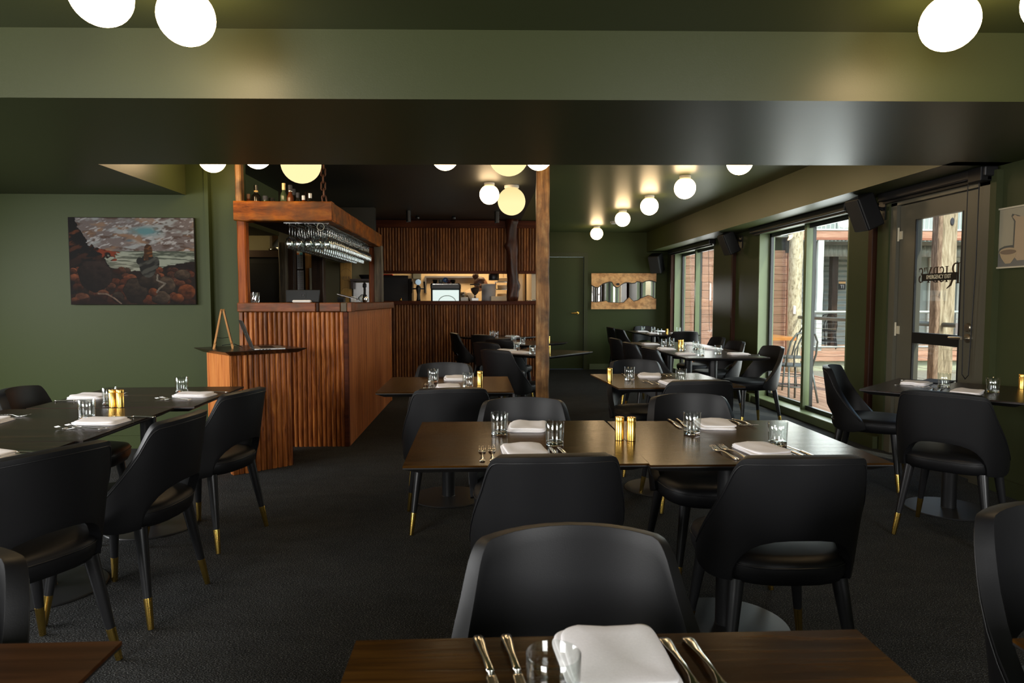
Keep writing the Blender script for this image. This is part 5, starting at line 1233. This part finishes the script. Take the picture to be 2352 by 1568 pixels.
# ================================================================== PICTURES
# seascape painting: colours worked out on a fine grid of the canvas
def seascape(nu=300, nv=206):
    rg = np.random.default_rng(5)
    u, v = np.meshgrid(np.linspace(0, 1, nu), np.linspace(0, 1, nv))      # v: 0 top
    def noise(fx, fy, seed, oct_=4, rot=0.0):
        r = np.random.default_rng(seed); out = np.zeros_like(u); amp = 1; tot = 0
        a, b_ = u*math.cos(rot) + v*math.sin(rot), -u*math.sin(rot) + v*math.cos(rot)
        a = a + 1.0; b_ = b_ + 1.0
        for k in range(oct_):
            gx, gy = int(fx*2.6) + 3, int(fy*2.6) + 3; g = r.random((gy, gx))
            X_ = np.clip(a/2.5*(gx - 2), 0, gx - 1.001); Y_ = np.clip(b_/2.5*(gy - 2), 0, gy - 1.001)
            i, j = X_.astype(int), Y_.astype(int); fx_, fy_ = X_ - i, Y_ - j; fx_ = fx_*fx_*(3 - 2*fx_); fy_ = fy_*fy_*(3 - 2*fy_)
            i2, j2 = np.minimum(i + 1, gx - 1), np.minimum(j + 1, gy - 1)
            out += amp*((g[j, i]*(1-fx_) + g[j, i2]*fx_)*(1-fy_) + (g[j2, i]*(1-fx_) + g[j2, i2]*fx_)*fy_); tot += amp; amp *= .55; fx *= 2; fy *= 2
        return out/tot
    C = lambda *c: np.array(c, float)
    def mix(a, b_, t): return a + (b_ - a)*t[..., None]
    img = np.ones(u.shape + (3,))*C(.24, .20, .19)
    s1 = noise(7, 16, 1, 4, -.35); s2 = noise(12, 26, 2, 3, .15); s3 = noise(5, 9, 3, 3, -.2); s4 = noise(20, 50, 9, 2, -.5)
    img = mix(img, C(.42, .44, .44), np.clip((s1 - .50)*6, 0, 1)); img = mix(img, C(.13, .085, .065), np.clip((s2 - .54)*8, 0, 1)*.9)
    img = mix(img, C(.40, .26, .17), np.clip((s3*.6 + s2*.4 - .55)*9, 0, 1)*.8); img = mix(img, C(.55, .55, .55), np.clip((s4 - .64)*12, 0, 1)*.9)
    bl = np.exp(-(((u - .60)/.12)**2 + ((v - .155)/.05)**2)); img = mix(img, C(.16, .33, .36), np.clip(bl*1.3*s1*1.8 - .2, 0, 1))
    bl = np.exp(-(((u - .48)/.03)**2 + ((v - .262)/.018)**2)); img = mix(img, C(.10, .20, .27), np.clip(bl, 0, 1)*.8)
    # sea
    sea = v > .385
    w1 = noise(9, 60, 4, 3, .03); sc = mix(np.ones_like(img)*C(.11, .13, .10), C(.42, .46, .38), np.clip((w1 - .48)*8, 0, 1))
    glow = np.clip(1 - np.abs(u - .42)/.35, 0, 1)*np.clip((v - .40)*6, 0, 1); sc = mix(sc, C(.52, .50, .40), glow*.55*np.clip(w1*1.5, 0, 1))
    img[sea] = sc[sea]
    # headland and bushes at the left
    edge = noise(16, 16, 6, 3)
    hl_ = (v > .33 + (u - .15)*.22 + (edge - .5)*.05) & (u < .46) & (v < .50) & (u + (v - .36)*2.6*0 < .34 + (edge - .5)*.3)
    img[hl_] = mix(np.ones_like(img)*C(.025, .012, .009), C(.28, .06, .025), np.clip((edge - .52)*8, 0, 1))[hl_]
    bx_ = .02 + .14*np.clip((v - .0)*4, 0, 1) + (edge - .5)*.10 + np.clip(v - .3, 0, 1)*.55
    bush = (u < bx_)
    st = noise(26, 9, 7, 3, 1.0); img[bush] = mix(np.ones_like(img)*C(.010, .009, .009), C(.22, .075, .03), np.clip((st - .58)*9, 0, 1)*np.clip(1.2 - v*2.2, .1, 1))[bush]
    # rocks
    base = v > .585 - .03*np.sin(u*9) + (edge - .5)*.03 - np.clip(u - .75, 0, 1)*.25; base &= (u > .05)
    img[base] = C(.030, .018, .012)
    rocks = []
    for k in range(95):
        cx = rg.random()*.98 + .02; cy = .60 + rg.random()*.38; s_ = .018 + .045*(cy - .55)*2*rg.random() + .012; rocks.append((cx, cy, s_*1.1, s_*1.15, 0))
    rocks.sort(key=lambda r: r[1])
    rocks += [(.20, .66, .135, .20, 1), (.52, .84, .10, .15, 2), (.64, .73, .10, .09, 2), (.77, .78, .07, .11, 3), (.90, .66, .07, .065, 3), (.93, .86, .075, .10, 4), (.72, .92, .075, .08, 3), (.66, .86, .04, .05, 4), (.38, .92, .05, .07, 2), (.86, .93, .05, .06, 4)]
    tex = noise(30, 30, 8, 3)
    for cx, cy, rx, ry, kd in rocks:
        d = ((u - cx)/rx)**2 + ((v - cy)/ry)**2 + (edge - .5)*.5; m_ = (d < 1) & (v > .50)
        t = np.clip(1 - d, 0, 1); lit = np.clip(.55 - (v - cy)/ry*.55 + (u - cx)/rx*.2, 0, 1)*np.clip(t*6, 0, 1)
        cc = [C(.26, .075, .028), C(.045, .028, .022), C(.075, .052, .035), C(.17, .115, .075), C(.32, .10, .035)][kd]
        if kd == 0: cc = cc*(0.25 + .9*rg.random()) + C(.02, .02, .015)*rg.random()*2
        c = mix(np.ones_like(img)*C(.012, .008, .006), cc, lit*(.55 + .8*tex)); img[m_] = c[m_]
    # grassy dark corner and pale curve
    cr = (v > .88) & (u < .40) & (v > .88 + np.abs(u - .26)*.35); img[cr] = (img*.25 + C(.02, .008, .006))[cr]
    for path, wd_, cc in (([(.22, .875), (.29, .88), (.35, .93), (.40, .99)], .006, C(.28, .20, .15)), ([(.70, .66), (.695, .72), (.76, .76), (.71, .82), (.69, .86)], .007, C(.30, .26, .21))):
        for (a0, b0), (a1, b1) in zip(path, path[1:]):
            L2 = (a1-a0)**2 + (b1-b0)**2; t = np.clip(((u-a0)*(a1-a0) + (v-b0)*(b1-b0))/L2, 0, 1); d = np.hypot(u - a0 - t*(a1-a0), (v - b0 - t*(b1-b0))*.7); img[d < wd_] = cc
    # seated figure from behind
    body = (((u - .625)/.068)**2 + ((v - .555)/.135)**2 < 1) | (((u - .562)/.028)**2 + ((v - .50)/.045)**2 < 1) | (((u - .692)/.026)**2 + ((v - .52)/.07)**2 < 1)
    body &= ~((v < .43))
    img[body] = mix(np.ones_like(img)*C(.022, .022, .020), C(.10, .10, .085), np.clip((st - .5)*6, 0, 1))[body]
    hd_ = (((u - .630)/.030)**2 + ((v - .355)/.052)**2 < 1) | ((np.abs(u - .63) < .034) & (v > .36) & (v < .45)) | ((np.abs(u - .612) < .018) & (v > .42) & (v < .49))
    img[hd_] = mix(np.ones_like(img)*C(.075, .035, .015), C(.22, .095, .030), np.clip((s4 - .45)*5, 0, 1))[hd_]
    img[(u < .004) | (v < .004) | (v > .996)] = C(.03, .02, .018)
    shade = np.where(base & ~body & ~hd_, .50 + .75*(tex[..., ] - .3), .9)[..., None]
    return nu, nv, np.clip(img**1.12*.50*shade, 0, 1)
pt = thing('painting', 'unframed seascape painting of a figure among boulders on the green wall', 'painting', (-2.920, 5.925, 1.5925))
PW, PH = 1.030, .728
obj('canvas_edge', bbox(-PW/2, PW/2, -.032, -.002, -PH/2, PH/2, w=.003), 'black_edge', pt)
nu, nv, img = seascape()
me = bpy.data.meshes.new('painted_canvas')
gx = np.linspace(-PW/2 + .003, PW/2 - .003, nu); gz = np.linspace(PH/2 - .003, -PH/2 + .003, nv)
GX, GZ = np.meshgrid(gx, gz); co = np.stack([GX, np.full_like(GX, -.0335), GZ], -1).reshape(-1, 3)
idx = np.arange(nu*nv).reshape(nv, nu); q = np.stack([idx[:-1, :-1], idx[1:, :-1], idx[1:, 1:], idx[:-1, 1:]], -1).reshape(-1, 4)
me.vertices.add(len(co)); me.vertices.foreach_set('co', co.ravel()); me.loops.add(q.size); me.loops.foreach_set('vertex_index', q.ravel().astype(np.int32))
me.polygons.add(len(q)); me.polygons.foreach_set('loop_start', np.arange(0, q.size, 4, dtype=np.int32)); me.update(calc_edges=True)
at = me.color_attributes.new('paint', 'FLOAT_COLOR', 'POINT'); at.data.foreach_set('color', np.concatenate([img, np.ones(img.shape[:2] + (1,))], -1).reshape(-1).astype(np.float32))
m_, nt_, b_ = mat_base('oil_paint'); an = nt_.nodes.new('ShaderNodeVertexColor'); an.layer_name = 'paint'
nt_.links.new(an.outputs['Color'], b_.inputs['Base Color']); b_.inputs['Roughness'].default_value = .6; b_.inputs['Specular IOR Level'].default_value = .10
nn = nt_.nodes.new('ShaderNodeTexNoise'); nn.inputs['Scale'].default_value = 60; tcn = nt_.nodes.new('ShaderNodeTexCoord'); nt_.links.new(tcn.outputs['Object'], nn.inputs['Vector'])
bp_ = nt_.nodes.new('ShaderNodeBump'); bp_.inputs['Strength'].default_value = .3; bp_.inputs['Distance'].default_value = .002; nt_.links.new(nn.outputs['Fac'], bp_.inputs['Height']); nt_.links.new(bp_.outputs['Normal'], b_.inputs['Normal'])
me.materials.append(m_); obj('painted_canvas', me, None, pt)

# still life picture on the right wall
sp = thing('framed_picture', 'pale framed still life of a bowl and a tall vase on the right wall', 'picture', (3.418, 4.392, 1.668))
L_, H_ = .56, .392
fm = MB().box(-.022, 0, -L_, 0, H_/2 - .010, H_/2).box(-.022, 0, -L_, 0, -H_/2, -H_/2 + .010).box(-.022, 0, -.010, 0, -H_/2 + .01, H_/2 - .01).box(-.022, 0, -L_, -L_ + .010, -H_/2 + .01, H_/2 - .01)
obj('frame', fm.mesh('f'), 'frame_cream', sp); cv = obj('print', bx(-.012, -.002, -L_ + .01, -.01, -H_/2 + .01, H_/2 - .01).mesh('c'), 'art_grey', sp)
def flat(name, pts, mat, x): 
    mb = MB(); k = len(pts)
    mb.v += [(x, -a, z) for a, z in pts] + [(x - .0006, -a, z) for a, z in pts]; mb.f += [tuple(range(k)), tuple(range(2*k - 1, k - 1, -1))] + [(i, (i+1) % k, k + (i+1) % k, k + i) for i in range(k)]
    obj(name, fix(mb.mesh(name)), mat, cv)
flat('table_band', [(.01, -.186), (.55, -.186), (.55, -.098), (.01, -.098)], 'art_table', -.0122)
flat('bowl_shadow', [(.02, -.085), (.03, -.065), (.07, -.052), (.12, -.050), (.14, -.05), (.142, .10), (.118, .135), (.125, .15), (.16, .14), (.19, .13), (.19, -.10), (.04, -.13)], 'art_shadow', -.0129)
flat('vase', [(.128, .130), (.145, .142), (.17, .13), (.20, .125), (.26, .125), (.27, .10), (.28, -.05), (.29, -.12), (.26, -.15), (.18, -.15), (.150, -.12), (.155, .10), (.148, .11)], 'art_vase', -.0136)
ell = lambda cx, cz, rx, rz, n=22, a0=0, a1=360: [(cx + rx*math.cos(R(a0 + (a1-a0)*i/n)), cz + rz*math.sin(R(a0 + (a1-a0)*i/n))) for i in range(n)]
flat('bowl', [(.030, -.092), (.045, -.125), (.075, -.158), (.085, -.166), (.125, -.166), (.135, -.158), (.165, -.125), (.180, -.088)] + ell(.105, -.088, .075, .024, 14, 0, 180), 'art_bowl', -.0143)
flat('bowl_inside', ell(.105, -.092, .068, .016), 'art_bowl_inside', -.0150)

# live edge mirror on the back wall
mr = thing('live_edge_mirror', 'wavy mirror between two live edge pale wood slabs on the back wall', 'mirror', (2.608, 12.445, 1.105))
Wm, Hm = 1.195, .655
obj('mirror_glass', bx(-Wm/2 + .01, Wm/2 - .01, -.022, -.006, .10, .56).mesh('m'), 'mirror', mr)
top_e = [(0, .445), (.04, .425), (.08, .405), (.13, .405), (.17, .44), (.22, .475), (.28, .49), (.34, .505), (.38, .50), (.42, .43), (.46, .405), (.50, .41), (.54, .45), (.60, .485), (.67, .495), (.74, .478), (.80, .485), (.84, .515), (.89, .505), (.94, .49), (1.0, .52), (1.06, .53), (1.12, .525), (1.195, .50)]
bot_e = [(0, .135), (.08, .125), (.16, .135), (.22, .14), (.27, .155), (.31, .125), (.38, .12), (.46, .115), (.54, .115), (.60, .12), (.65, .17), (.70, .215), (.735, .18), (.78, .14), (.86, .16), (.92, .20), (.99, .225), (1.05, .25), (1.10, .235), (1.15, .20), (1.195, .19)]
def slab(pts, base, name, y0, y1, mat, off=0):
    mb = MB(); n = len(pts)
    for y in (y0, y1):
        mb.v += [(x - Wm/2, y, z + off) for x, z in pts] + [(x - Wm/2, y, base) for x, z in pts]
    m2 = 2*n
    for i in range(n - 1):
        mb.f += [(i, i+1, n+i+1, n+i), (m2+i+1, m2+i, m2+n+i, m2+n+i+1), (i+1, i, m2+i, m2+i+1), (n+i, n+i+1, m2+n+i+1, m2+n+i)]
    mb.f += [(0, n, m2+n, m2), (n-1, m2+n-1, m2+2*n-1, 2*n-1)]
    return obj(name, fix(mb.mesh(name)), mat, mr)
slab(top_e, Hm, 'wood_slab', -.050, -.004, 'pale_burl'); slab(bot_e, 0, 'wood_slab', -.050, -.004, 'pale_burl')
slab(top_e, .60, 'burnt_edge', -.047, -.006, 'burnt_edge', -.016); slab(bot_e, .05, 'burnt_edge', -.047, -.006, 'burnt_edge', .010)
kn = fix(MB().lathe([(.02, 0), (.034, .004), (.03, .012)], 12).mesh('k')); 
for v in kn.vertices: v.co = Vector((v.co.x, -v.co.z, v.co.y*.7))
obj('knot_hole', kn, 'burnt_edge', mr, (-.11, -.049, .455))

# ================================================================== SPEAKERS, BLINDS
def speaker(x, y, z, rz, label, s_=1.0):
    t = thing('speaker', label, 'speaker', (x, y, z), rz, 'black wall speakers by the windows')
    b = bevel(bx(-.105*s_, .105*s_, -.085*s_, .095*s_, -.165*s_, .165*s_).mesh('b'), .012, 2); obj('cabinet', b, 'black_plastic', t, None, (R(24), 0, 0))
    g = bevel(bx(-.098*s_, .098*s_, -.096*s_, -.086*s_, -.155*s_, .155*s_).mesh('g'), .004, 1); obj('grille', g, 'rubber', t, None, (R(24), 0, 0))
    obj('bracket', MB().tube([(0, .07*s_, .02), (0, .16*s_, .04), (0, .20*s_, .03)], .018*s_, 8).box(-.04, .04, .19*s_, .215*s_, -.06, .10).mesh('k'), 'black_metal', t)
speaker(3.20, 5.62, 1.995, -84, 'black speaker on a bracket between the glazed door and big window', .86)
speaker(3.24, 8.85, 2.010, -84, 'black speaker on a bracket between the two windows', .86)
speaker(3.15, 12.20, 1.930, -40, 'black speaker lost in the dark corner above the wooden mirror')
def blind(y0, y1, label):
    t = thing('roller_blind', label, 'blind', (3.36, (y0 + y1)/2, 2.115), 0, 'rolled up black blinds over the windows')
    h = (y1 - y0)/2
    obj('cassette', bevel(bx(-.048, .045, -h, h, -.032, .033).mesh('c'), .008, 2), 'black_metal', t); obj('bottom_bar', bx(-.012, .012, -h + .02, h - .02, -.052, -.033).mesh('b'), 'black_plastic', t)
blind(9.85, 12.02, 'rolled up black blind over the further window'); blind(6.15, 8.36, 'rolled up black blind over the big window')
blind(4.40, 5.62, 'rolled up black blind box over the glazed door')
dbk = obj('blind_bracket', bbox(3.30, 3.415, 4.42, 4.545, 2.055, 2.148), 'black_plastic', None); tag(dbk, 'black blind bracket at the top right of the glazed door', 'bracket')
o = obj('blind_chain', MB().tube([(3.345, 4.60, 2.06), (3.345, 4.60, 1.5), (3.345, 4.585, .75), (3.35, 4.56, .72), (3.35, 4.53, .75), (3.35, 4.50, 1.5), (3.35, 4.50, 2.06)], .0035, 6).mesh('c'), 'black_plastic', None); tag(o, 'black looped blind chain hanging beside the glazed door lever', 'chain')
o = obj('blind_chain', MB().tube([(3.46, 10.30, 2.05), (3.46, 10.20, .8)], .003, 5).mesh('c'), 'black_plastic', None); tag(o, 'thin dark blind chain crossing the further window', 'chain')

# ================================================================== OUTSIDE
dk = sempty('deck', (0, 0, 0))
obj('deck_base', bx(3.62, 5.78, 2.2, 12.5, -.35, -.075).mesh('b'), 'black_edge', dk)
x = 3.63
while x < 5.70: obj('deck_board', bbox(x, x + .117, 2.2, 12.45, -.070, -.035, w=.003), 'deck_wood', dk); x += .122
obj('deck_edge', bx(5.74, 5.80, 2.2, 12.5, -.30, -.036).mesh('b'), 'cladding_wood', dk)
struct('ground', bx(3.62, 26, 0, 30, -.62, -.52).mesh('g'), 'pebble')
# timber clad wall beyond the deck
cw = sempty('wall_neighbour', (0, 12.5, 0))
obj('wall_core', bx(3.62, 5.69, .03, .3, -.4, 3.2).mesh('w'), 'black_edge', cw)
z = -.04; bmh = bbox(3.64, 5.69, 0, .03, .003, .146, w=.003)
while z < 2.10:
    for a, b_ in ((3.64, 4.27), (4.273, 5.69)):
        obj('cladding_board', bbox(a, b_, 0, .03, .003, .146, w=.003), 'cladding_wood', cw, (0, 0, z))
    z += .149
sc_ = MB()
for i in range(30):
    for xx in (4.30, 3.86): sc_.box(xx - .005, xx + .005, -.004, .001, -.03 + i*.0745 - .005 + .02, -.03 + i*.0745 + .005 + .02)
o = obj('screw_heads', sc_.mesh('s'), 'steel', cw); o['kind'] = 'stuff'
obj('corner_trim', bx(5.69, 5.72, -.02, .05, -.04, 2.2).mesh('c'), 'rust_fascia', cw)
def corrugated(x0, x1, y, z0, z1, vertical, pitch, amp, mat, name='corrugated_sheet', parent=None):
    n = int(((x1 - x0) if vertical else (z1 - z0))/pitch*6); pts = []
    for k in range(n + 1):
        t = k/n; pts.append((t, amp*math.sin(2*math.pi*k/6)))
    mb = MB()
    for t, a in pts:
        if vertical: mb.v += [(x0 + (x1-x0)*t, y + a, z0), (x0 + (x1-x0)*t, y + a, z1), ]
        else: mb.v += [(x0, y + a, z0 + (z1-z0)*t), (x1, y + a, z0 + (z1-z0)*t)]
    for k in range(n): mb.f.append((2*k, 2*k+2, 2*k+3, 2*k+1))
    me = mb.mesh(name, True); o = obj(name, me, mat, parent); md = o.modifiers.new('s', 'SOLIDIFY'); md.thickness = .003; return o
corrugated(3.62, 5.72, 12.46, 2.14, 2.42, True, .076, .010, 'galvanised', parent=cw)
struct('eave_beyond', bx(3.62, 5.72, 12.3, 12.6, 2.42, 2.60).mesh('e'), 'galv_wall').name = 'trim_6'
# weathered log at the corner
rs = []
for k in range(26):
    z = -.035 + 3.3*k/25; r = .120 + .004*math.sin(k*1.7)
    rs.append([(r*(1 + .04*math.sin(3*a*.3307 + k*.5))*math.cos(a*2*math.pi/19), r*math.sin(a*2*math.pi/19), z) for a in range(19)])
o = obj('log_post', fix(MB().rings(rs).mesh('l', True)), 'weathered_log', None, (5.69, 12.17, 0)); tag(o, 'pale pitted log post standing at the corner of the timber clad wall outside', 'post')
o = obj('dark_upright', bx(5.62, 5.68, 12.40, 12.45, 2.14, 3.2).mesh('d'), 'art_shadow'); tag(o, 'narrow dark upright beside the top of the pale log post outside', 'post')
o = obj('wall_socket', bbox(5.600, 5.650, 12.02, 12.05, 1.02, 1.17), 'white_plastic', None); tag(o, 'small white box fixed to the pale log post outside', 'box')
o = obj('timber_post', sawn_post(.10, .10, 3.2, 21, 20, .006), 'weathered_dark', None, (3.70, 6.63, -.03)); tag(o, 'rough brown timber post just outside the right edge of the big window', 'post')
o = obj('timber_post', sawn_post(.19, .155, 3.4, 22, 20, .008), 'weathered', None, (5.76, 8.27, -.05), (0, 0, R(-3))); tag(o, 'broad weathered timber post with a knot seen through the glazed door', 'post')
o = obj('knot', smooth_angle(fix(MB().lathe([(.006, 0), (.026, .004), (.02, .010)], 12).mesh('k', True))), 'ink', o, (.02, -.078, 2.28), (R(90), 0, 0)); o.scale = (1, 1.9, 1)
o = obj('timber_post', sawn_post(.06, .13, 3.4, 23, 20, .005), 'weathered_dark', None, (5.635, 8.25, -.05)); tag(o, 'dark brown ribbed side face of the broad weathered post, added as its own strip', 'post')  # dark left side of the broad post, added as a separate darker timber
# near railing along the deck edge
nr = thing('deck_railing', 'grey pipe railing with wires running along the edge of the near deck', 'railing', (0, 0, 0))
obj('top_pipe', MB().tube([(5.70, 12.0, .965), (5.70, 8.37, .965)], .030, 10).mesh('p', True), 'gunmetal', nr)
obj('top_pipe', MB().tube([(5.70, 8.17, .965), (5.70, 3.0, .965)], .030, 10).mesh('p', True), 'gunmetal', nr)
for i in range(6): obj('wire', MB().tube([(5.72, 12.0, .12 + i*.135), (5.72, 3.0, .12 + i*.135)], .0025, 4).mesh('w'), 'steel', nr)
# the house across the gap
YF = 16.8
fh = thing('far_house', 'grey corrugated house with balcony across the gap outside', 'building', (0, YF, 0))
def fx(px, y=YF): return (px - 1104.7)/1568*y
obj('fascia_board', bbox(6.2, 17, 0, .05, -.14, -.005), 'cladding_wood', fh); obj('fascia_board', bbox(6.2, 17, 0.01, .06, -.265, -.143), 'cladding_wood', fh)
obj('deck_slab', bx(6.2, 17, .05, 2.6, -.20, 0).mesh('s'), 'deck_wood', fh); obj('stone_base', bx(6.0, 17, .12, .5, -.60, -.26).mesh('s'), 'concrete', fh)
obj('fascia_board', bbox(6.2, 17, 0, .05, 2.83, 3.01), 'cladding_wood', fh); obj('rust_strip', bx(6.2, 17, -.01, .05, 2.775, 2.83).mesh('r'), 'rust_fascia', fh)
obj('white_cap', bx(6.2, 17, -.02, .06, 3.012, 3.05).mesh('r'), 'pale_wall', fh)
corrugated(6.2, 17, .02, 2.74, 2.78, True, .10, .02, 'galv_wall', 'gutter_edge', fh)
obj('balcony_floor', bx(6.2, 17, .05, 2.6, 2.80, 3.0).mesh('b'), 'galv_wall', fh)
bl = MB(); 
pk_me = bx(-.008, .008, -.006, .006, 3.05, 4.05).mesh('picket')
x = 7.0
while x < 15.0: obj('picket', pk_me, 'pale_wall', fh, (x, .02, 0)); x += .115
obj('picket_rail', bx(6.5, 17, 0, .05, 4.05, 4.10).mesh('r'), 'pale_wall', fh)
obj('upper_wall', bx(6.0, 18, 2.5, 2.6, 3.0, 5.4).mesh('w'), 'galv_wall', fh)
for x in (8.6, 10.2, 12.4): obj('upper_window', bx(x, x + .7, 2.46, 2.5, 3.1, 4.9).mesh('w'), 'galvanised', fh)
obj('rear_wall', bx(6.0, 18, 2.45, 2.5, 0, 2.8).mesh('w'), 'galv_wall', fh)
corrugated(7.6, 8.45, 2.40, .0, 2.75, False, .16, .028, 'galvanised', 'louvre_sheet', fh)
corrugated(8.55, 9.35, 1.7, .0, 2.62, False, .14, .026, 'galvanised', 'louvre_sheet', fh)
corrugated(9.6, 11.0, 2.40, .0, 2.75, False, .15, .020, 'galv_wall', 'corrugated_sheet', fh)
corrugated(7.0, 13.0, .9, 2.42, 2.72, True, .12, .014, 'galvanised', 'corrugated_sheet', fh)
for x in (11.6, 12.9): obj('window_frame', MB().box(x, x + .9, 2.38, 2.44, .1, 2.5).mesh('w'), 'pale_wall', fh); obj('window_pane', bx(x + .08, x + .82, 2.34, 2.38, .2, 2.4).mesh('w'), 'gunmetal', fh)
def fpost(x, y, w_, h, mat, lab, seed, d_=.2): 
    o = obj('timber_post', sawn_post(w_, d_, h, seed, 14, .008), mat, None, (x, y, 0)); tag(o, lab, 'post')
fpost(fx(1898), YF + .05, .155, 2.80, 'pale_wall', 'whitewashed post across the gap seen in the right pane of the big window', 31, .10)
fpost(fx(1889.5), YF + .18, .10, 2.80, 'weathered_dark', 'brown side face of the whitewashed post across the gap, added as its own upright', 32, .10)  # side face of the whitewashed post, added as a separate brown upright
fpost(fx(1929, 18.2), 18.2, .16, 2.72, 'dark_post', 'dark brown post against the corrugated wall across the gap', 33)
fpost(fx(2122), YF + .05, .17, 2.80, 'weathered', 'pale streaked post across the gap seen left in the glazed door', 34, .12)
fpost(fx(2112), YF + .16, .12, 2.80, 'weathered_dark', 'grey brown post hugging the pale streaked post in the glazed door', 35, .12)
fpost(fx(2199), YF + .3, .10, 2.80, 'weathered_dark', 'thin brown post seen right of the broad post in the glazed door', 36, .10)
fr_ = thing('far_railing', 'pipe railing with wires across the gap outside', 'railing', (0, YF - .04, 0))
obj('top_pipe', MB().tube([(6.6, 0, .975), (16, 0, .975)], .036, 10).mesh('p', True), 'galvanised', fr_); obj('bottom_pipe', MB().tube([(6.6, 0, .10), (16, 0, .10)], .025, 8).mesh('p', True), 'galvanised', fr_)
for i in range(6): obj('wire', MB().tube([(6.6, 0, .22 + i*.115), (16, 0, .22 + i*.115)], .004, 4).mesh('w'), 'steel', fr_)
ts = thing('toilet_sign', 'tiny black sign with the letters TI on the far corrugated wall', 'sign', (fx(1948, 18.9), 18.85, kz(654, 18.9)))
obj('plate', bx(-.10, .10, 0, .02, -.13, .13).mesh('p'), 'ink', ts); obj('orange_band', bx(-.10, .10, -.004, 0, .04, .10).mesh('p'), 'sun_shade', ts)
txt('TI', .13, 'sign_lettering', 'paper', ts, (0, -.006, -.045), (R(90), 0, 0), .002)
o = obj('sun_shade', fix(MB().rings([[(x, 0, z) for x, z in ((-.36, .34), (-.30, .16), (-.15, .04), (0, 0), (.15, .04), (.30, .16), (.36, .34))], [(x, .03, z) for x, z in ((-.36, .34), (-.30, .16), (-.15, .04), (0, 0), (.15, .04), (.30, .16), (.36, .34))]]).mesh('s')), 'sun_shade', None, (fx(1897, 18.2), 18.2, kz(518, 18.2))); tag(o, 'round orange table top tipped up on the balcony across the gap', 'table')
# cafe chairs and table outside
def bent_chair(x, y, rz, label, mat='gunmetal', zf=-.035):
    t = thing('cafe_chair', label, 'chair', (x, y, zf), rz, 'bent metal cafe chairs outside')
    for sx in (-1, 1):
        obj('leg', MB().tube([(sx*.15, .15, .46), (sx*.20, .22, 0)], .013, 7).mesh('l', True), mat, t)
        obj('leg', MB().tube([(sx*.16, -.16, .46), (sx*.21, -.24, 0)], .013, 7).mesh('l', True), mat, t)
    obj('seat', smooth_angle(fix(MB().lathe([(.19, .455), (.205, .46), (.205, .475), (.19, .482), (.05, .478)], 24).mesh('s'))), mat, t)
    hoop = [(-.19, -.14, .46), (-.205, -.19, .62), (-.19, -.23, .78), (-.13, -.255, .88), (0, -.265, .91), (.13, -.255, .88), (.19, -.23, .78), (.205, -.19, .62), (.19, -.14, .46)]
    obj('back_hoop', MB().tube(hoop, .012, 7).mesh('h', True), mat, t)
    obj('back_hoop', MB().tube([(-.10, -.17, .46), (-.11, -.20, .66), (-.06, -.235, .79), (0, -.24, .81), (.06, -.235, .79), (.11, -.20, .66), (.10, -.17, .46)], .009, 6).mesh('h', True), mat, t)
    obj('leg_ring', MB().tube([(.175*math.cos(a*math.pi/9), .18*math.sin(a*math.pi/9), .20) for a in range(18)], .008, 6, closed=True).mesh('r', True), mat, t)
bent_chair(4.02, 8.62, 10, 'bent grey metal cafe chair standing just outside the big window')
bent_chair(4.25, 11.0, 185, 'bent grey metal cafe chair on the far side of the orange table outside')
bent_chair(4.55, 9.85, 95, 'bent grey metal cafe chair partly hidden behind the window mullion outside')
bent_chair(fx(1920, 17.6), 17.6, 150, 'black cafe chair behind the far railing across the gap', 'black_plastic', 0)
bent_chair(fx(1912, 18.0), 18.1, 100, 'second black cafe chair behind the far railing across the gap', 'black_plastic', 0)
ot = thing('outdoor_table', 'orange wooden cafe table outside the big window', 'table', (4.03, 9.75, -.035))
obj('tabletop', bbox(-.38, .40, -.36, .36, .735, .785, w=.004), 'outdoor_top', ot); obj('pole', MB().tube([(0, 0, .02), (0, 0, .735)], .03, 10).mesh('p', True), 'gunmetal', ot)
obj('base', smooth_angle(fix(MB().lathe([(.22, 0), (.22, .01), (.05, .03)], 24).mesh('b'))), 'gunmetal', ot)
